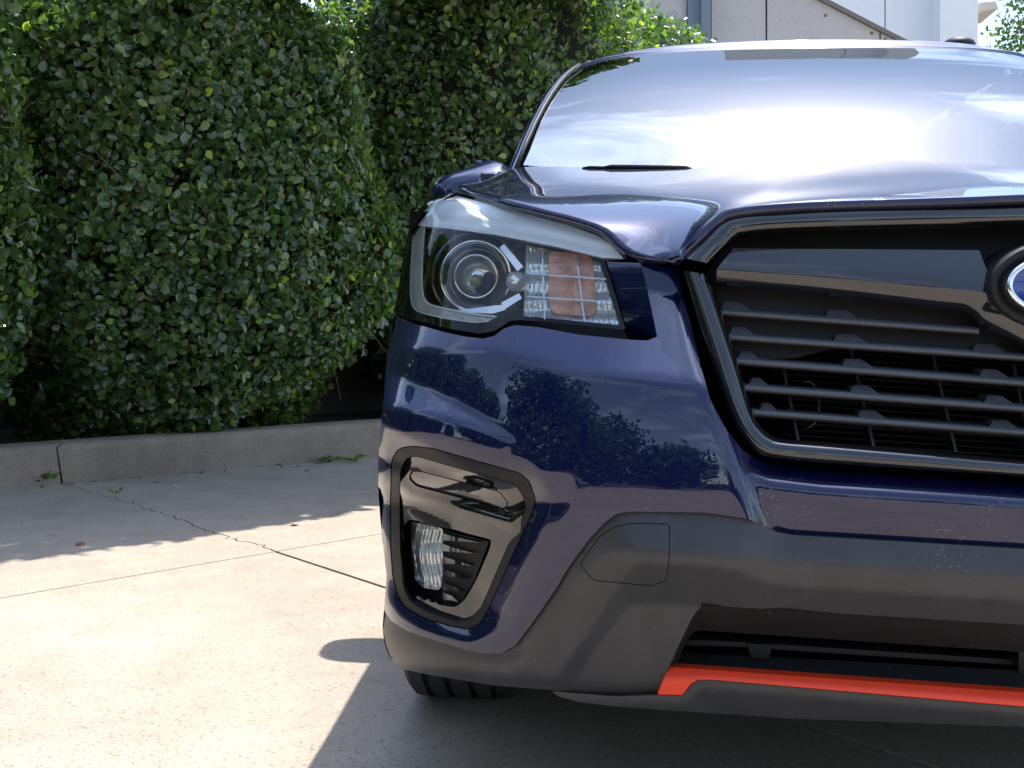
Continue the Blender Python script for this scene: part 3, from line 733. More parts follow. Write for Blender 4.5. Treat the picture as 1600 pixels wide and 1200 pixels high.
# upper wing
WG = [(1120, 420), (1146, 388), (1300, 389), (1530, 391), (1556, 459), (1450, 447), (1300, 433)]
sheet('wing_face', WG, 'gloss_black', grille, lambda P: .026+.20*KX*sp(-(sdist([(1110, 420), (1300, 433), (1450, 447), (1570, 461)], P)+8), 4), step=11, rim=.02)
WL = [(1120, 421), (1300, 434), (1450, 448), (1554, 460), (1575, 490), (1602, 511), (1640, 530)]; WL = T(WL)
WM = [(1120, 432), (1300, 447), (1450, 463), (1520, 472), (1548, 496), (1600, 530), (1640, 546)]; WM = T(WM)
WN = [(1117, 446), (1300, 463), (1450, 481), (1509, 488), (1536, 510), (1600, 541), (1640, 558)]; WN = T(WN)
loft('wing_underside', gl([WL, WM, WN, WN], [.030, .036, .052, .10]), 'gloss_black', grille, k=6, lin=True, half=True)
# bars
BARS = [([(1127, 487), (1530, 517)], 0), ([(1138, 526), (1600, 558)], 1), ([(1152, 564), (1600, 598)], 1), ([(1169, 606), (1600, 638)], 1), ([(1186, 645), (1600, 676)], 1)]
for i, (ln, full) in enumerate(BARS):
    ln = [tuple(q) for q in dens(np.array(ln, float), 60, False)]
    if full: ln = T(ln)
    ln = [(ln[0][0]-13, ln[0][1]-1)]+ln[1:]
    up = [(q[0], q[1]-5) for q in ln]; dn = [(q[0], q[1]+5) for q in ln]
    rows = [[(q[0], q[1]-9) for q in ln], up, [(q[0], q[1]-1) for q in ln], [(q[0], q[1]+3) for q in ln], dn, [(q[0], q[1]+8) for q in ln]]
    loft('grille_bar', gl(rows, [.105, .062, .054, .055, .060, .11]), 'bar_grey', grille, k=2, lin=True, half=bool(full))
    tabs = {0: [(1127, 48), (1290, 52)], 1: [(1140, 40), (1303, 54), (1520, 54)], 2: [(1153, 34), (1316, 50), (1530, 48)], 3: [(1170, 32), (1328, 48), (1538, 46)], 4: [(1187, 28), (1340, 46), (1546, 46)]}[i]
    for (tx, tw) in tabs:
        yy = np.interp(tx, [ln[0][0], ln[-1][0]], [ln[0][1], ln[-1][1]])-5
        s = .075
        sheet('bar_tab', [(tx, yy), (tx+6, yy-11), (tx+tw*.6, yy-10), (tx+tw, yy+tw*s)], 'bar_grey', grille, lambda P, yy=yy, tx=tx: .062+.0011*np.maximum(yy+.075*(P[:, 0]-tx)-P[:, 1], 0), step=9, rim=.03)
for xa, ya, xb, yb in ((1215, 540, 1246, 690), (1328, 548, 1364, 700), (1456, 556, 1492, 706), (1582, 570, 1612, 716)):
    sheet('grille_strut', [(xa, ya), (xa+4, ya), (xb+4, yb), (xb, yb)], 'bar_grey', grille, .13, step=20, rim=.03)
th = np.linspace(-1.9, 1.75, 16)
tube('hose_clip', np.array([on([(1262+18*math.cos(a)+9*math.sin(a)*0, 632+36*math.sin(a))], .150)[0] for a in th]), .0016, 'alloy', grille, 5)
# emblem
ec = on([(XC-2, 446)], -.004)[0]; ec[0] = 0; es = (ec[1]-CAM[1])/FPX
EA, EB = 97*es, 52*es
emb = empty('emblem'); emb.parent = grille
def oval(a, b, y, n=64, tilt=.10): return np.array([(a*math.cos(t), ec[1]+y+b*math.sin(t)*tilt, ec[2]+b*math.sin(t)) for t in np.linspace(0, 2*math.pi, n, endpoint=False)])
def ring(name, prof, m, parent):
    R_ = [oval(a, b, y) for a, b, y in prof]; n = 64; V = np.concatenate(R_)
    F_ = [(i*n+j, i*n+(j+1) % n, (i+1)*n+(j+1) % n, (i+1)*n+j) for i in range(len(prof)-1) for j in range(n)]
    if prof[-1][0] < 1e-3: pass
    return build(name, V, F_, m, parent)
w_ = .0085
ring('emblem_ring', [(EA, EB, .03), (EA, EB, .004), (EA-w_*.4, EB-w_*.4, -.003), (EA-w_, EB-w_, .002), (EA-w_, EB-w_, .02)], 'chrome', emb)
ring('emblem_plate', [(EA-w_*.8, EB-w_*.8, .004), (EA*.5, EB*.5, .001), (1e-4, 1e-4, 0)], 'emblem_blue', emb)
ring('emblem_surround', [(EA+.017, EB+.020, .085), (EA+.014, EB+.016, .018), (EA+.010, EB+.012, .012), (EA+.004, EB+.004, .020), (EA-.01, EB-.01, .03)], 'satin_black', emb)
def star(cx_, cz_, rx, rz):
    V = []; n = 8
    for i in range(n):
        a = math.pi*i/4; r = 1 if i % 2 == 0 else .16
        V.append((cx_+rx*r*math.cos(a), ec[1]-.0005+.10*(cz_+rz*r*math.sin(a)), ec[2]+cz_+rz*r*math.sin(a)))
    V.append((cx_, ec[1]-.006+.10*cz_, ec[2]+cz_)); V.append((cx_, ec[1]+.004+.1*cz_, ec[2]+cz_))
    F_ = [(i, (i+1) % n, n) for i in range(n)]+[((i+1) % n, i, n+1) for i in range(n)]
    build('emblem_star', V, F_, 'chrome', emb, smooth=False)
star(-EA*.42, EB*.15, EA*.50, EB*.50)
for sx, sz in ((.05, .48), (.42, .30), (.60, -.10), (.22, -.08), (.15, -.50)): star(EA*sx, EB*sz, EA*.2, EB*.24)

# ---- hood
def H(px, py, o_=.03): v = on([(px, py)], o_)[0]; return tuple(v)
l0 = [H(1064, 411, .045), H(1030, 409, .045), H(986, 402, .06), H(969, 388, .065), H(953, 372, .065), H(930, 359, .06), H(892, 346, .055), H(840, 333, .05), H(775, 315, .045), H(716, 297, .05), (-.80, .95, 1.045), (-.77, 1.26, 1.115)]
def hood_col(front, pts): return [P3(front)]+[P3(p) for p in pts]
n0 = 12
def res(pts, n):
    p = np.array([P3(t) for t in pts]); c = crom(p, 10); s = np.r_[0, np.cumsum(np.linalg.norm(np.diff(c, axis=0), axis=1))]
    q = np.linspace(0, s[-1], n); return [tuple(np.array([np.interp(v, s, c[:, k]) for k in range(3)])) for v in q]
NR = 28
l1 = [H(1072, 396, .03), (1084, 352, .25), (1100, 325, .30), (1040, 304, .41), (972, 290, .53), (879, 279, .69), (785, 272, .90), (-.735, 1.25, 1.125)]
l1m = [H(1067, 406, .03), H(1062, 378, .045), (1050, 352, .265), (1010, 338, .305), (945, 326, .375), (880, 315, .455), (790, 298, .62), (-.785, 1.0, 1.066), (-.76, 1.255, 1.122)]
l2 = [H(1097, 369, .02), H(1112, 345, .035), (-.40, .36, .925), (-.39, .55, .968), (-.41, .80, 1.024), (-.47, 1.0, 1.066), (-.55, 1.235, 1.108)]
l2b = [H(1121, 345, .018), (1138, 330, .225), (-.36, .36, .928), (-.30, .55, .974), (-.27, .80, 1.030), (-.28, 1.0, 1.070), (-.33, 1.20, 1.105)]
l3 = [H(1146, 333, .016), (1165, 322, .215), (-.335, .33, .930), (-.25, .55, .988), (-.19, .80, 1.045), (-.16, 1.0, 1.085), (-.17, 1.16, 1.110)]
l3b = [H(1250, 324, .014), (1275, 314, .19), (-.24, .33, .940), (-.19, .55, .994), (-.15, .80, 1.049), (-.13, 1.0, 1.088), (-.13, 1.15, 1.112)]
l4 = [H(1500, 316, .012), (1510, 307, .165), (-.10, .33, .950), (-.09, .55, 1.001), (-.07, .80, 1.054), (-.06, 1.0, 1.091), (-.06, 1.13, 1.113)]
zc = H(1600, 313, .012)
l5 = [(0, zc[1]-.001, zc[2]+.001), (0, zc[1]+.03, zc[2]+.013), (0, .33, .952), (0, .55, 1.003), (0, .80, 1.056), (0, 1.0, 1.093), (0, 1.12, 1.113)]
HR = [res(l, NR) for l in (l0, l1m, l1, l2, l2b, l3, l3b, l4, l5)]
HR = np.array(HR)
for _ in range(8):
    q = HR.copy(); q[1:, 1:-1] = .25*HR[1:, :-2]+.5*HR[1:, 1:-1]+.25*HR[1:, 2:]; HR = q
for _ in range(2):
    q = HR.copy(); q[1:-1, 1:] = .2*HR[:-2, 1:]+.6*HR[1:-1, 1:]+.2*HR[2:, 1:]; HR = q
HR = [[tuple(p) for p in r] for r in HR]
hood = loft('hood', HR, 'paint', car, k=3, kv=7, half=True)
md = hood.modifiers.new('thick', 'SOLIDIFY'); md.thickness = .012; md.offset = -1 if False else 0

# ---- rest of the car: glass, roof, sides, mirrors, wheels
WB = [(-.755, 1.30, 1.138), (-.62, 1.24, 1.118), (-.45, 1.185, 1.108), (-.25, 1.14, 1.104), (0, 1.12, 1.102)]
WTp = [(909, 104, 1.87), (955, 91, 1.85), (1040, 82, 1.83), (1160, 76, 1.82), (1262, 73.5, 1.82)]
wt = [P3(p) for p in WTp]; wt[-1][0] = 0
wb_ = [np.array(p) for p in WB]
def mix3(f, bul):
    r = []
    for a, b in zip(wb_, wt):
        p = a*(1-f)+b*f; r.append(tuple(p+np.array([0, -.03, .035])*bul))
    return r
loft('windscreen', [mix3(0, 0), mix3(.33, .85), mix3(.66, .85), mix3(1, 0)], 'shield', car, k=8, kv=8, half=True)
# black border of the glass
def edge_in(f0):
    a = np.array([mix3(q, .85*4*q*(1-q)/.89)[0] for q in np.linspace(0, 1, 9)]); b = np.array([mix3(q, .85*4*q*(1-q)/.89)[1] for q in np.linspace(0, 1, 9)])
    return a, a+(b-a)*f0
a_, b_ = edge_in(.16)
loft('glass_border', [[tuple(p+np.array([0, .004, -.004])) for p in a_], [tuple(p+np.array([0, .004, -.004])) for p in b_]], 'gloss_black', car, k=2, lin=True)
tp = np.array(wt); tp2 = np.array(mix3(.94, .2)); off_ = np.array([0, .006, -.006])
loft('glass_border', [[tuple(p+off_) for p in tp], [tuple(p+off_) for p in tp2]], 'gloss_black', car, k=4, lin=True, half=True)
# pillar: painted strip outside the glass with a black moulding
pi = np.concatenate([[a_[0]-(a_[1]-a_[0])*.8], a_[1:]])
po = [pi[i]+np.array([-.035, .05, -.004]) for i in range(9)]; pm = [(pi[i]+po[i])/2+np.array([-.004, -.012, .010]) for i in range(9)]
pb = [pi[i]+np.array([-.055, .16, -.03]) for i in range(9)]
loft('windscreen_pillar', [[tuple(p+np.array([-.006, -.002, .004])) for p in pi], [tuple(p) for p in pm], [tuple(p) for p in po], [tuple(p) for p in pb]], 'paint', car, k=4, kv=4)
tube('glass_moulding', [p+np.array([-.006, -.004, .003]) for p in pi], .006, 'satin_black', car, 6, mirror=True)
# roof
rf = [tuple(p) for p in wt]
r1 = [tuple(p+np.array([0, .02, .012])) for p in wt]
r2 = [(-.635, 2.05, 1.53), (-.55, 2.0, 1.553), (-.40, 1.96, 1.570), (-.2, 1.95, 1.580), (0, 1.95, 1.584)]
r3 = [(-.64, 2.6, 1.555), (-.55, 2.6, 1.58), (-.40, 2.6, 1.60), (-.2, 2.6, 1.612), (0, 2.6, 1.615)]
r4 = [(-.62, 3.6, 1.54), (-.54, 3.6, 1.565), (-.40, 3.6, 1.585), (-.2, 3.6, 1.597), (0, 3.6, 1.60)]
r5 = [(-.58, 4.25, 1.46), (-.5, 4.28, 1.485), (-.38, 4.3, 1.505), (-.2, 4.32, 1.518), (0, 4.33, 1.522)]
loft('roof', [rf, r1, r2, r3, r4, r5], 'paint', car, k=6, kv=5, half=True)
rl = crom([(-.600, 2.06, 1.545), (-.605, 2.16, 1.58), (-.612, 2.3, 1.60), (-.615, 2.8, 1.615), (-.61, 3.5, 1.60), (-.595, 3.9, 1.53)], 6)
tube('roof_rail', rl, .017, 'satin_black', car, 8, mirror=True, flat=.8)
lathe('rail_foot', [(.024, -.02), (.019, .01), (.010, .016), (0, .017)], 'silver', car, (-.598, 2.06, 1.54), (0, -.5, 1), seg=16, mirror=True)
# cowl and wipers
loft('cowl', [[(-.77, 1.20, 1.085), (-.5, 1.12, 1.06), (-.25, 1.07, 1.06), (0, 1.05, 1.06)], [(-.765, 1.31, 1.118), (-.5, 1.215, 1.098), (-.25, 1.155, 1.094), (0, 1.135, 1.092)]], 'matte_black', car, k=6, lin=True, half=True)
wa = [P3((910, 263, 1.16)), P3((955, 264, 1.15)), P3((1000, 264.5, 1.14)), P3((1050, 265.5, 1.13)), P3((1094, 267, 1.12))]
tube('wiper_blade', crom(wa, 4), .0125, 'void_black', car, 6, taper=[.25]+[.6]*3+[1.]*11+[.5, .2], flat=.8)
tube('wiper_blade', crom([np.array([.10+.27*k, 1.10+.02*k*k, 1.082+.004*k]) for k in range(3)], 4), .009, 'void_black', car, 6)
# cabin seen through the glass
loft('dashboard', [[(-.72, 1.34, 1.09), (-.4, 1.26, 1.07), (0, 1.2, 1.07)], [(-.70, 1.62, 1.07), (-.4, 1.62, 1.07), (0, 1.60, 1.07)], [(-.70, 1.80, .95), (-.4, 1.80, .95), (0, 1.80, .95)], [(-.7, 1.85, .5), (-.4, 1.85, .5), (0, 1.85, .5)]], 'cabin', car, k=4, kv=4, half=True)
loft('cabin_lining', [[(-.78, y_, 1.09+.015*(y_-1.5)) for y_ in (1.5, 2.5, 3.5, 4.2)], [(-.78, y_, .4) for y_ in (1.5, 2.5, 3.5, 4.2)]], 'cabin', car, k=3, lin=True)
loft('headliner', [[tuple(np.array(p)+np.array([.03 if p[0] < -.1 else 0, 0, -.025])) for p in r] for r in (r2, r3, r4, r5)], 'cabin', car, k=4, kv=3, half=True)
loft('rear_seat', [[(-.70, 3.5, .5), (0, 3.5, .5)], [(-.70, 3.62, 1.12), (0, 3.62, 1.12)]], 'cabin', car, k=3, lin=True, half=True)
def seat(x):
    s = empty('front_seat'); s.parent = car
    loft('backrest', [[(x-.24, 2.55, .55), (x-.22, 2.60, .85), (x-.15, 2.68, 1.16)], [(x, 2.52, .55), (x, 2.57, .85), (x, 2.66, 1.18)], [(x+.24, 2.55, .55), (x+.22, 2.60, .85), (x+.15, 2.68, 1.16)]], 'cabin', s, k=5, kv=4, mirror=False, solid=.1)
    box('headrest', (x, 2.70, 1.28), (.26, .11, .19), 'cabin', s, .04)
seat(-.37); seat(.37)
sw = empty('steering_wheel'); sw.parent = car
cs = np.array([.37, 1.93, 1.02])
tube('wheel_rim', [cs+np.array([.185*math.cos(a), .07*math.sin(a), .17*math.sin(a)]) for a in np.linspace(0, 2*math.pi, 33)], .015, 'satin_black', sw, 8)
box('wheel_hub', tuple(cs), (.30, .05, .07), 'satin_black', sw, .02)
box('rear_view_mirror', tuple(P3((1276, 107, 1.92))), (.25, .03, .065), 'satin_black', car, .012)
box('camera_housing', tuple(P3((1276, 92, 1.90))), (.40, .10, .035), 'matte_black', car, .012)
loft('floor_pan', [[(-.80, .32, .255), (0, .18, .255)], [(-.66, .6, .255), (0, .6, .255)], [(-.66, 1.3, .22), (0, 1.3, .22)], [(-.80, 1.5, .22), (0, 1.5, .22)], [(-.80, 3.2, .22), (0, 3.2, .22)], [(-.60, 4.4, .28), (0, 4.4, .28)]], 'void_black', car, k=4, lin=True, half=True)
loft('engine_bulkhead', [[(-.55, .62, .24), (0, .58, .24)], [(-.55, .62, .85), (0, .58, .88)]], 'void_black', car, k=4, lin=True, half=True)
loft('bumper_core', [[tuple(v) for v in on([(640, y_), (800, y_), (1000, y_), (1200, y_), (1450, y_), (1698, y_)], .22)] for y_ in (330, 480, 640, 800, 950, 1050)], 'void_black', car, k=4, kv=2, half=True)
# sides
AX = (.945, .338); AR = .405; RX = 3.615
def arc(cy, a0, a1, n=18): return [(cy+AR*math.cos(a), AX[1]+AR*math.sin(a)) for a in np.linspace(a0, a1, n)]
def side_x(y, z):
    wf = np.interp(z, WZ+[1.06, 1.12], WW+[.79, .77]); wd = np.interp(z, [.2, .35, .6, .9, 1.1, 1.18], [.87, .915, .93, .915, .872, .85])
    b = sstep(y, .75, 1.5); r = sstep(y, 3.4, 4.6)
    return -(wf*(1-b)+wd*b)*(1-.14*r*r)
def side(name, poly, m='paint'):
    P, T_ = cdt(np.array(poly, float), [], .05, .04)
    V = np.stack([side_x(P[:, 0], P[:, 1]), P[:, 0], P[:, 1]], 1)
    n = np.cross(V[T_[:, 1]]-V[T_[:, 0]], V[T_[:, 2]]-V[T_[:, 0]]); T_ = T_ if n[:, 0].sum() < 0 else T_[:, ::-1]
    bd = rim_faces(T_); V = list(V); F_ = [tuple(t) for t in T_]; mp_ = {}
    for a, b in bd:
        for q in (a, b):
            if q not in mp_: mp_[q] = len(V); V.append(V[q]+np.array([.03, 0, 0]))
    F_ += [(b, a, mp_[a], mp_[b]) for a, b in bd]
    o = build(name, V, F_, m, car); flip(o, car); return o
lo_z = .26
sil3 = on(SIL, bumper_off(np.array(SIL, float))); clq = on([(598, 983), (603, 1012), (612, 1032)], .0)
sil3 = np.concatenate([clq[::-1], sil3])
se = [np.array([float(side_x(np.array(.575), np.array(p[2]))), .575, p[2]]) for p in sil3]
loft('bumper_side', [[tuple(p) for p in sil3], [tuple(p*.55+q*.45+np.array([-.006, 0, 0])) for p, q in zip(sil3, se)], [tuple(q) for q in se]], 'paint', car, k=3, kv=4)
fend = [(.575, .30), (.58, .42), (.58, .55), (.58, .66), (.58, .75), (.59, .85), (.612, .95), (.66, .962), (.72, .985), (1.0, 1.062), (1.27, 1.115), (1.30, .9), (1.34, .45)]+[(1.348, .30)]+arc(AX[0], -.1, math.pi-.45)
side('fender', fend)
side('front_door', [(1.275, 1.115), (1.306, .9), (1.346, .45), (1.36, .28), (2.30, .28), (2.32, .8), (2.28, 1.14)])
side('rear_door', [(2.286, 1.14), (2.326, .8), (2.306, .28), (3.16, .28), (3.22, .5), (3.40, .74), (3.36, 1.16)])
side('quarter_panel', [(3.366, 1.16), (3.406, .74)]+arc(RX, math.pi*.62, -.15)[0:]+[(4.45, .32), (4.52, .6), (4.50, .95), (4.42, 1.17)])
side('sill', [(1.35, .275), (1.36, .20), (3.18, .20), (3.17, .275)], 'cladding')
for cy in (AX[0], RX):
    tube('arch_moulding', [np.array([side_x(np.array(cy+AR*math.cos(a)), np.array(AX[1]+AR*math.sin(a)))+.004, cy+AR*math.cos(a), AX[1]+AR*math.sin(a)]) for a in np.linspace(-.1, math.pi-.45 if cy < 2 else math.pi+.1, 24)], .010, 'cladding', car, 6, mirror=True)
    loft('wheel_housing', [[(-.90, cy+.40*math.cos(a), AX[1]+.40*math.sin(a)) for a in np.linspace(-.3, math.pi+.3, 10)], [(-.58, cy+.40*math.cos(a), AX[1]+.40*math.sin(a)) for a in np.linspace(-.3, math.pi+.3, 10)]], 'void_black', car, k=3, lin=True)
# side glass
SB = [(-.835, 1.45, 1.125), (-.868, 1.8, 1.128), (-.866, 2.6, 1.145), (-.845, 3.5, 1.165), (-.79, 4.15, 1.18)]
ST = [(-.80, 1.52, 1.20), (-.655, 2.02, 1.505), (-.655, 2.6, 1.53), (-.635, 3.5, 1.515), (-.60, 4.1, 1.44)]
loft('side_window', [SB, ST], 'shield', car, k=6, lin=True)
loft('tailgate', [[(-.80, 4.45, .30), (-.4, 4.56, .30), (0, 4.58, .30)], [(-.80, 4.50, .95), (-.4, 4.60, .95), (0, 4.62, .95)], [(-.77, 4.35, 1.18), (-.4, 4.48, 1.18), (0, 4.5, 1.18)], [(-.58, 4.24, 1.46), (-.38, 4.3, 1.505), (0, 4.33, 1.522)]], 'paint', car, k=5, kv=3, half=True)
# door mirrors
def mirror_shape(z0, z1, name, m, parent):
    c = P3((752, 297, 1.63)); n, k = 20, 14; V = []; F_ = []
    for i in range(k+1):
        v = z0+(z1-z0)*i/k; f = max(1-abs(v)**2.3, 0)**(1/2.3)
        for j in range(n):
            a = 2*math.pi*j/n; ca, sa = math.cos(a), math.sin(a); e = 2/3.0
            X = math.copysign(abs(ca)**e, ca); Y = math.copysign(abs(sa)**e, sa)
            taper = 1-.28*max(0, -X*.5+.5)*(v*.5+.5)
            V.append(c+np.array([.128*X*f-.02*v, .115*Y*f*(1.1 if Y < 0 else .7)+.012*v, (.098*v)*taper+.008*X*(v*.5+.5)-.022]))
    for i in range(k):
        for j in range(n): F_.append((i*n+j, i*n+(j+1) % n, (i+1)*n+(j+1) % n, (i+1)*n+j))
    F_.append(tuple(range(n))[::-1]); F_.append(tuple(k*n+j for j in range(n)))
    return build(name, V, F_, m, parent)
for sgn in (0, 1):
    mr = empty('door_mirror'); mr.parent = car
    for z0, z1, nm, mm in ((-.18, 1, 'mirror_cap', 'paint'), (-1, -.20, 'mirror_base', 'satin_black')):
        o = mirror_shape(z0, z1, nm, mm, mr)
        if sgn: flip(o, mr); bpy.data.objects.remove(o)
    st = P3((752, 297, 1.63)); o = tube('mirror_arm', [st+np.array([.05, .02, -.07]), st+np.array([.10, 0, -.095]), st+np.array([.17, -.01, -.09])], .03, 'satin_black', mr, 8)
    if sgn: flip(o, mr); bpy.data.objects.remove(o)
# wheels
def wheel(cx_, cy):
    wl = empty('wheel', (0, 0, 0)); wl.parent = car
    R_ = .338; half = .112; sgn = -1 if cx_ < 0 else 1
    prof = [(.235, -.095), (.262, -.108), (.300, -.1115), (.322, -.104), (.333, -.094)]
    for gx in (-.062, -.022, .022, .062):
        prof += [(R_-.0005*abs(gx/.06), gx-.006), (R_-.009, gx-.0045), (R_-.009, gx+.0045), (R_-.0005*abs(gx/.06), gx+.006)]
    prof += [(.333, .094), (.322, .104), (.300, .1115), (.262, .108), (.235, .095)]
    o = lathe('tyre', prof, 'rubber', wl, (cx_, cy, AX[1]), (-sgn*-1., 0, 0), seg=72)
    for p in o.data.polygons: p.use_smooth = False
    lathe('rim', [(.235, .095), (.225, .09), (.21, .07), (.205, -.08), (.03, -.02)], 'alloy', wl, (cx_, cy, AX[1]), (sgn, 0, 0), seg=40)
    for i in range(5):
        a = 2*math.pi*i/5+.3; ca, sa = math.cos(a), math.sin(a)
        tube('spoke', [np.array([cx_+sgn*.085, cy+.03*ca, AX[1]+.03*sa]), np.array([cx_+sgn*.09, cy+.12*ca, AX[1]+.12*sa]), np.array([cx_+sgn*.088, cy+.222*ca, AX[1]+.222*sa])], .028, 'alloy', wl, 6)
for cx_ in (-.824, .824):
    for cy in (AX[0], RX): wheel(cx_, cy)

# ------------------------------------------------------------------ planting
def leaf_material(name, ramp, trans=.34, rough=.21):
    m = bpy.data.materials.new(name); m.use_nodes = True; n = m.node_tree.nodes; l = m.node_tree.links; b = n['Principled BSDF']
    at = n.new('ShaderNodeAttribute'); at.attribute_name = 'tone'
    cr_ = n.new('ShaderNodeValToRGB'); e = cr_.color_ramp.elements
    e[0].position = ramp[0][0]; e[0].color = (*ramp[0][1], 1); e[1].position = ramp[-1][0]; e[1].color = (*ramp[-1][1], 1)
    for p, c in ramp[1:-1]: q = e.new(p); q.color = (*c, 1)
    l.new(at.outputs['Fac'], cr_.inputs[0]); l.new(cr_.outputs[0], b.inputs['Base Color'])
    b.inputs['Roughness'].default_value = rough; b.inputs['Specular IOR Level'].default_value = .8
    t = n.new('ShaderNodeBsdfTranslucent'); mul = n.new('ShaderNodeMix'); mul.data_type = 'RGBA'; mul.blend_type = 'MULTIPLY'; mul.inputs[0].default_value = 1
    l.new(cr_.outputs[0], mul.inputs[6]); mul.inputs[7].default_value = (3.2, 3.4, 1.2, 1); l.new(mul.outputs[2], t.inputs[0])
    ms = n.new('ShaderNodeMixShader'); ms.inputs[0].default_value = trans; l.new(b.outputs[0], ms.inputs[1]); l.new(t.outputs[0], ms.inputs[2])
    l.new(ms.outputs[0], n['Material Output'].inputs[0]); MATS[name] = m; return m
leaf_material('hedge_leaf', [(0, (.025, .054, .022)), (.35, (.060, .108, .040)), (.7, (.11, .178, .056)), (.9, (.20, .28, .066)), (1, (.32, .36, .07))])
leaf_material('tree_leaf', [(0, (.02, .045, .015)), (1, (.06, .11, .025))], rough=.5)
mat('twig', (.16, .12, .085), .8, var=.3, vscale=20)
mat('bark', (.10, .075, .055), .9, var=.3, vscale=12, bump=.5, bscale=40)
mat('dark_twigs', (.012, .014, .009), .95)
mat('dry_leaf', (.22, .10, .06), .7); mat('pale_leaf', (.45, .42, .33), .7)
LT_V = np.array([(0, 0, 0), (.30, .36, .06), (.66, .33, .05), (1, 0, -.06), (.66, -.33, .05), (.30, -.36, .06), (.48, 0, -.045)])
LT_F = np.array([(0, 5, 6), (5, 4, 6), (4, 3, 6), (3, 2, 6), (2, 1, 6), (1, 0, 6)])
def frames(nrm, rng_, up=.35, spread=.75):
    n = len(nrm); nn = nrm+rng_.normal(0, spread, (n, 3)); nn /= np.linalg.norm(nn, axis=1)[:, None]
    t = rng_.normal(0, 1, (n, 3))+np.array([0, 0, up])+nrm*.5; t -= (t*nn).sum(1)[:, None]*nn; t /= np.linalg.norm(t, axis=1)[:, None]
    return t, np.cross(nn, t), nn
def leaf_mesh(name, P, A, B, Nn, size, wid, tone):
    n = len(P); k = len(LT_V)
    V = P[:, None]+size[:, None, None]*(LT_V[None, :, 0, None]*A[:, None]+(LT_V[None, :, 1, None]*wid[:, None, None])*B[:, None]+LT_V[None, :, 2, None]*Nn[:, None])
    V = V.reshape(-1, 3); F_ = (LT_F[None]+np.arange(n)[:, None, None]*k).reshape(-1, 3)
    me = bpy.data.meshes.new(name); me.vertices.add(len(V)); me.vertices.foreach_set('co', V.ravel().astype(np.float32))
    me.loops.add(F_.size); me.loops.foreach_set('vertex_index', F_.ravel().astype(np.int32))
    me.polygons.add(len(F_)); me.polygons.foreach_set('loop_start', np.arange(0, F_.size, 3, dtype=np.int32)); me.polygons.foreach_set('loop_total', np.full(len(F_), 3, np.int32))
    me.update(calc_edges=True)
    a = me.attributes.new('tone', 'FLOAT', 'POINT'); a.data.foreach_set('value', np.repeat(tone, k).astype(np.float32))
    return me
LEAFM = []
for i, tn in enumerate((.15, .35, .5, .65, .8, .95)):
    me = leaf_mesh('leaf', np.zeros((1, 3)), np.array([[1., 0, 0]]), np.array([[0, 1., 0]]), np.array([[0, 0, 1.]]), np.ones(1), np.array([.95]), np.array([tn])); me.materials.append(MATS['hedge_leaf']); LEAFM.append(me)
def project(P):
    d = P-CAM; w_ = d@_F; return np.stack([800+FPX*(d@_R2)/w_, 600-FPX*(d@_U2)/w_], 1), w_
def blob(n, C_, ax, ext, z0, z1, rng_, expo=3.2, lump=.07, seed=0):
    """points and normals on a rounded-box bush; ax is its long direction in plan"""
    d = rng_.normal(0, 1, (n, 3)); d /= np.linalg.norm(d, axis=1)[:, None]
    H_ = (z1-z0)/2; E_ = np.array([ext[0], ext[1], H_])
    # even out over the long sides
    q = d*np.array([1, 1, 1.]); r = (np.abs(q)**expo).sum(1)**(-1/expo); q = q*r[:, None]
    nr = np.sign(q)*np.abs(q)**(expo-1)/E_; nr /= np.linalg.norm(nr, axis=1)[:, None]
    r2 = np.random.default_rng(seed); mod = np.zeros(n); pw = q*E_
    for _ in range(7):
        k = r2.normal(0, 2.6, 3); mod += np.sin(pw@k+r2.uniform(0, 6.3))
    for _ in range(6):
        k = r2.normal(0, 8., 3); mod += .35*np.sin(pw@k+r2.uniform(0, 6.3))
    pw = pw*(1+lump*mod[:, None]/3.2)
    a = np.array([ax[0], ax[1], 0]); b = np.array([-ax[1], ax[0], 0])
    W_ = np.array([C_[0], C_[1], (z0+z1)/2])+pw[:, :1]*a+pw[:, 1:2]*b+pw[:, 2:]*np.array([0, 0, 1])
    NN = nr[:, :1]*a+nr[:, 1:2]*b+nr[:, 2:]*np.array([0, 0, 1])
    return W_, NN
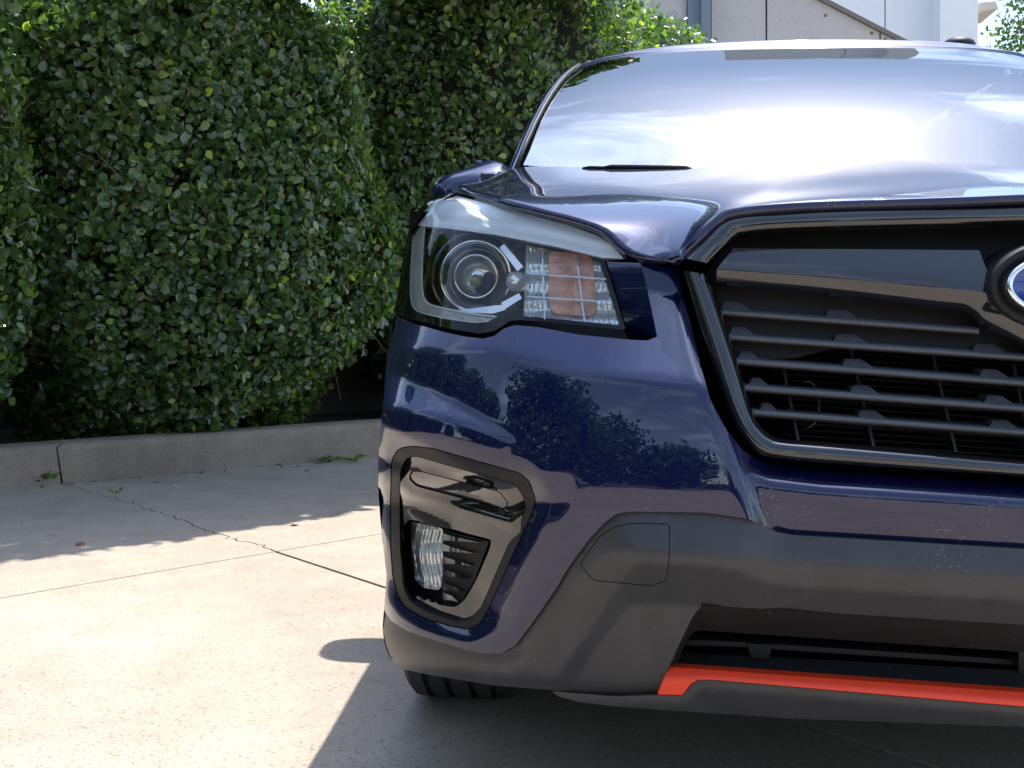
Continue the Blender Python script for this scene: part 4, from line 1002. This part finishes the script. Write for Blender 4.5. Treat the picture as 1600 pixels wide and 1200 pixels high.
def hedge(name, label, C_, ax, ext, z0, z1, n, seed, size=.075, singles=300, stems=((0, 0),), expo=3.2, lump=.07, bed_z=.15, group='clipped hedge shrubs along the kerb', twigs=350, keep=None, mname='hedge_leaf', depth=.10, spread=.75):
    rg = np.random.default_rng(seed)
    root = empty(name, (C_[0], C_[1], bed_z)); tag(root, label, 'hedge', group)
    inv = np.array([C_[0], C_[1], bed_z])
    P, Nn = blob(n, C_, ax, ext, z0, z1, rg, expo, lump, seed)
    dp = rg.exponential(depth, n); dp = np.where(rg.random(n) < .06, -rg.uniform(0, .05, n), dp)
    if keep is not None: k = keep(P); P, Nn, dp = P[k], Nn[k], dp[k]; n = len(P)
    hm = np.zeros(n); r3_ = np.random.default_rng(seed+5)
    for _ in range(9): hm += np.sin(P@r3_.normal(0, 9., 3)+r3_.uniform(0, 6.3))
    k = (hm > -2.6) | (dp > .12) | (rg.random(n) < .22); P, Nn, dp = P[k], Nn[k], dp[k]; n = len(P)
    P = P-Nn*dp[:, None]
    A, B, NN = frames(Nn, rg, spread=spread)
    sz = size*rg.uniform(.55, 1.25, n); wd = rg.uniform(.75, 1.05, n)
    tone = np.clip(rg.beta(1.6, 2.4, n)-dp*.3*0, 0, 1); tone = np.where(rg.random(n) < .035, rg.uniform(.88, 1, n), tone)
    pick = np.zeros(n, bool)
    if singles:
        uv, w_ = project(P); front = (w_ > 0) & (uv[:, 0] > -5) & (uv[:, 0] < 1605) & (uv[:, 1] > -5) & (uv[:, 1] < 1205) & ((CAM-P)@np.array([0, 0, 0]) == 0) & (dp < .03) & (((CAM-P)*Nn).sum(1) > 0)
        if name != 'hedge_shrub' or True:
            score = np.where(front, sz/np.maximum(w_, .1), 0); idx = np.argsort(-score)[:singles]; idx = idx[score[idx] > 0]; pick[idx] = True
    me = leaf_mesh('foliage', P[~pick]-inv, A[~pick], B[~pick], NN[~pick], sz[~pick], wd[~pick], tone[~pick])
    fo = link_mesh('foliage', me, root, mname); fo['kind'] = 'stuff'
    for i in np.where(pick)[0]:
        o = bpy.data.objects.new('leaf', LEAFM[min(5, int(tone[i]*6))]); COL.objects.link(o); o.parent = root
        Mx = Matrix.Identity(4)
        for r in range(3): Mx[r][0] = A[i][r]*sz[i]; Mx[r][1] = B[i][r]*sz[i]*wd[i]; Mx[r][2] = NN[i][r]*sz[i]; Mx[r][3] = P[i][r]-inv[r]
        o.matrix_local = Mx
    # dark inner mass
    if twigs:
        V = []; F_ = []
        tw, tn = blob(twigs, C_, ax, ext, z0, z1, rg, expo, lump, seed)
        if keep is not None: k = keep(tw); tw, tn = tw[k], tn[k]
        for p, nn in zip(tw, tn):
            b0 = p-nn*rg.uniform(.08, .22); t = rg.normal(0, 1, 3); t -= (t@nn)*nn; t /= np.linalg.norm(t)
            ln = rg.uniform(.10, .28); c = [b0, b0+nn*ln*.4+t*ln*.5, b0+nn*ln*.75+t*ln*1.0+np.array([0, 0, rg.uniform(-.02, .05)])]
            v, f = tube(None, c, .0035, None, seg=4, taper=[1.1, .8, .4]); o = len(V); V += [q-inv for q in v]; F_ += [tuple(i+o for i in q) for q in f]
        t_ = build('twigs', V, F_, 'twig', root, smooth=False); t_['kind'] = 'stuff'
    # inner core of shaded branches
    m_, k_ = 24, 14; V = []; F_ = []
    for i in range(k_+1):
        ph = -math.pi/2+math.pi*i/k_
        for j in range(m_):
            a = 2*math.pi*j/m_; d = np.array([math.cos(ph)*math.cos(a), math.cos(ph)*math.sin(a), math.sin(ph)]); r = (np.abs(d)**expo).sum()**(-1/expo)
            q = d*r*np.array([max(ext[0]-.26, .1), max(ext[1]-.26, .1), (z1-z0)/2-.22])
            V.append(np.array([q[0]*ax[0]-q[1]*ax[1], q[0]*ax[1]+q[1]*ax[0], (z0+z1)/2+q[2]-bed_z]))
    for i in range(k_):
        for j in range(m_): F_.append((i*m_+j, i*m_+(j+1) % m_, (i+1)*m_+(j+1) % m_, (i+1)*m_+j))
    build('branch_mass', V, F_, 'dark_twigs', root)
    for sx, sy in stems:
        p = np.array([sx, sy, 0.]); tube('stem', [p+np.array([0, 0, -.05]), p+np.array([.02, .01, (z0-bed_z)*.6]), p+np.array([.03, .05, z0-bed_z+.4])], .035, 'bark', root, 7, taper=[1.2, 1, .8])
    return root
c1 = kp(1.40, .80)
hedge('hedge_shrub', 'big clipped shrub with glossy dark leaves overhanging the cracked kerb', c1, KD, (1.10, .88), .05, 3.15, 80000, 21, size=.056, stems=((0, 0), (.4, .5), (-.35, -.5)), lump=.13, expo=2.5, depth=.07, twigs=550)
c2 = kp(4.15, 1.0)
hedge('hedge_shrub', 'tall shaded shrub behind the car between the big shrub and the concrete building', c2, KD, (1.55, 1.10), .1, 4.15, 66000, 22, size=.058, stems=((0, 0), (.4, .7), (-.4, -.7)), lump=.10, expo=2.2, depth=.07)
c3 = kp(6.2, 1.0)
hedge('hedge_shrub', 'low shrub top showing between the tall shrub and the car roof', c3, KD, (.80, .80), .2, 3.70, 16000, 24, singles=60, stems=((0, 0),), lump=.05, size=.065)
c0 = kp(-.60, .55)
hedge('hedge_shrub', 'sunlit shrub edge at the left border of the picture', c0, KD, (.85, .70), .25, 3.2, 30000, 23, size=.056, singles=80, lump=.06)
# shrubs further along the kerb, seen only as reflections in the car's flank
for q, (s_, lb) in enumerate(((-2.9, 'clipped shrub along the kerb left of the picture, nearest the frame'), (-5.0, 'clipped shrub along the kerb left of the picture, second from the frame'), (-7.2, 'clipped shrub along the kerb left of the picture, third from the frame'), (-9.4, 'clipped shrub along the kerb left of the picture, fourth from the frame'))):
    hedge('hedge_shrub', lb, kp(s_, .75), KD, (1.05, .75), .25, 4.0, 7000, 31+q, size=.13, singles=0, twigs=0)
# trees: one added out of view, its crown shaped to shade the kerb, others across the lot mirrored in the paint
def tree(name, label, base, h_trunk, C_, ax, ext, z0, z1, n, seed, size, group):
    rg = np.random.default_rng(seed); root = empty(name, (base[0], base[1], base[2])); tag(root, label, 'tree', group); inv = np.array(base)
    P, Nn = blob(n, C_, ax, ext, z0, z1, rg, 3.0 if size < .2 and n > 20000 else 2.2, .10 if n > 20000 else .30, seed); dp = rg.random(n)**1.6
    P = P+(np.array([C_[0], C_[1], (z0+z1)/2])-P)*(dp*(.9 if n > 20000 else .7))[:, None]
    A, B, NN = frames(Nn, rg, spread=1.2); sz = size*rg.uniform(.6, 1.3, n)
    me = leaf_mesh('crown', P-inv, A, B, NN, sz, rg.uniform(.7, 1, n), rg.random(n)); o = link_mesh('crown', me, root, 'tree_leaf')
    top = np.array([C_[0], C_[1], z0+(z1-z0)*.5])-inv; mid = np.array([top[0]*.3, top[1]*.3, h_trunk])
    tube('trunk', crom([(0, 0, -.1), tuple(mid*.5), tuple(mid), tuple(top)], 4), .11*(z1/6), 'bark', root, 9, taper=np.linspace(1.2, .35, 13))
    for k in range(5):
        a = k*1.3+seed; e = np.array([math.cos(a)*ext[0]*.6, math.sin(a)*ext[1]*.6, rg.uniform(.1, .5)*(z1-z0)])+np.array([top[0], top[1], z0-inv[2]])
        tube('limb', crom([tuple(mid), tuple((mid+e)/2+np.array([0, 0, .2])), tuple(e)], 4), .05*(z1/6), 'bark', root, 6, taper=np.linspace(1, .3, 9))
    return root
tb = kp(1.6, 1.45)
tree('added_shade_tree', 'added tree rising behind the big shrub, its unseen boughs above the picture shading the kerb', (tb[0], tb[1], .15), 3.0, (-2.01, 4.77), (.56, .83), (2.7, .95), 3.05, 4.15, 30000, 41, .11, 'trees round the lot')
for q, (x, y, r, h, lb) in enumerate(((-15, -18, 3.2, 8.5, 'tall tree across the lot mirrored in the bumper'), (-9.5, -19, 2.6, 5.2, 'round low tree across the lot mirrored in the bumper'), (-3, -30, 3.5, 6.0, 'broad tree far behind the camera'), (6, -32, 3.2, 5.5, 'tree far behind the camera to the right'), (15, -30, 4.0, 6.5, 'big tree far behind the camera to the right'))):
    tree('lot_tree', lb, (x, y, 0), h*.35, (x, y), (1, 0), (r, r), h*.12, h, 4500, 50+q, .42, 'trees round the lot')
for q, (x, y, r, h, lb) in enumerate(((-8.6, -5.2, 1.6, 6.2, 'leafy tree left of the camera mirrored in the bumper corner'), (-10.5, -8.5, 2.0, 6.6, 'second leafy tree left of the camera mirrored in the bumper corner'), (-11.8, -13, 1.9, 5.2, 'slim leafy tree left of the camera, farthest of its row'))):
    tree('lot_tree', lb, (x, y, 0), h*.2, (x, y), (1, 0), (r, r), h*.06, h, 5000, 70+q, .32, 'trees round the lot')
# far wood closing the lot behind the camera: reads as one mass
rg = np.random.default_rng(90); nw = 16000
xw = rg.uniform(-75, 75, nw); prof_ = 2.6+1.3*np.sin(xw*.21+1)+.9*np.sin(xw*.53)+.6*np.sin(xw*1.3+2)
Pw = np.stack([xw, -46+rg.normal(0, 1.2, nw), np.maximum(prof_, 1.2)*rg.random(nw)**.7], 1)
A_, B_, N_ = frames(np.tile([0, 1., .2], (nw, 1)), rg, spread=.9)
fw = link_mesh('far_wood', leaf_mesh('far_wood', Pw, A_, B_, N_, rg.uniform(.5, 1.1, nw), rg.uniform(.7, 1, nw), rg.random(nw)), None, 'tree_leaf'); tag(fw, 'distant dark green wood closing the lot behind the camera', 'wood', kind='stuff')
tr = at_y(1625, 60, 21.)
tree('lot_tree', 'light green tree at the right border beyond the white building', (tr[0], tr[1], 0), 2.5, (tr[0], tr[1]), (1, 0), (.95, .95), 3.6, 8.2, 5000, 61, .10, 'trees round the lot')

# ------------------------------------------------------------------ small things on the ground
def weed(name, label, p, n, r, seed, size, up, cat):
    rg = np.random.default_rng(seed); root = empty(name, tuple(p)); tag(root, label, cat)
    for i in range(n):
        a = rg.uniform(0, 6.28); q = r*math.sqrt(rg.random()); o = bpy.data.objects.new('leaf', LEAFM[rg.integers(1, 5)]); COL.objects.link(o); o.parent = root
        o.location = (q*math.cos(a), q*math.sin(a)*.6, rg.uniform(.004, .03)*up+.004); o.rotation_euler = (rg.normal(0, .35), -rg.uniform(.1, .9)*up, a+rg.normal(0, .5)); s_ = size*rg.uniform(.6, 1.3); o.scale = (s_, s_*.7, s_)
weed('weed_tuft', 'green weed sprouting at the foot of the kerb beside its crack', at_z(62, 757, .0), 22, .085, 5, .075, 1., 'weed')
weed('clipping_heap', 'small heap of green clippings lying in the gutter near the car', at_z(530, 722, .0), 26, .12, 6, .06, .6, 'clippings')
weed('weed_tuft', 'tiny weed growing in the pavement crack', at_z(184, 776, .0), 6, .02, 7, .035, 1., 'weed')
for q, (px, py, lb) in enumerate(((268, 760, 'pale fallen leaf in the gutter left of the clippings'), (245, 753, 'pale fallen leaf close to the kerb in the shade'), (485, 734, 'pale fallen leaf beside the heap of clippings'), (120, 848, 'dry curled leaf on the shaded pavement'), (455, 820, 'faded leaf lying flat on the sunny pavement'))):
    me = leaf_mesh('fallen_leaf', np.zeros((1, 3)), np.array([[1., 0, 0]]), np.array([[0, 1., 0]]), np.array([[0, 0, 1.]]), np.array([.05]), np.array([.8]), np.array([.5]))
    o = link_mesh('fallen_leaf', me, None, 'dry_leaf' if q > 2 else 'pale_leaf'); o.location = tuple(at_z(px, py, .006)); o.rotation_euler = (.15, .1, q*1.9); tag(o, lb, 'leaf', 'fallen leaves on the pavement')

# litter blown into the gutter and along the top of the kerb
rg = np.random.default_rng(77); nl = 220
ss = rg.uniform(-1.5, 5, nl); oo = np.where(rg.random(nl) < .62, -np.abs(rg.exponential(.07, nl))-.004, rg.uniform(.22, .55, nl))
Pl = np.array([kp(a, b, .005 if b < 0 else .158) for a, b in zip(ss, oo)])
A_, B_, N_ = frames(np.tile([0, 0, 1.], (nl, 1)), rg, up=0, spread=.22)
me = leaf_mesh('leaf_litter', Pl, A_, B_, N_, rg.uniform(.012, .042, nl), rg.uniform(.4, .9, nl), rg.random(nl))
lo_ = link_mesh('leaf_litter', me, None, 'dry_leaf'); me.materials.append(MATS['pale_leaf']); me.materials.append(MATS['soil'])
me.polygons.foreach_set('material_index', np.repeat(rg.integers(0, 3, nl), 6).astype(np.int32)); tag(lo_, 'scattered dry leaf litter along the foot and top of the kerb', 'litter', kind='stuff')
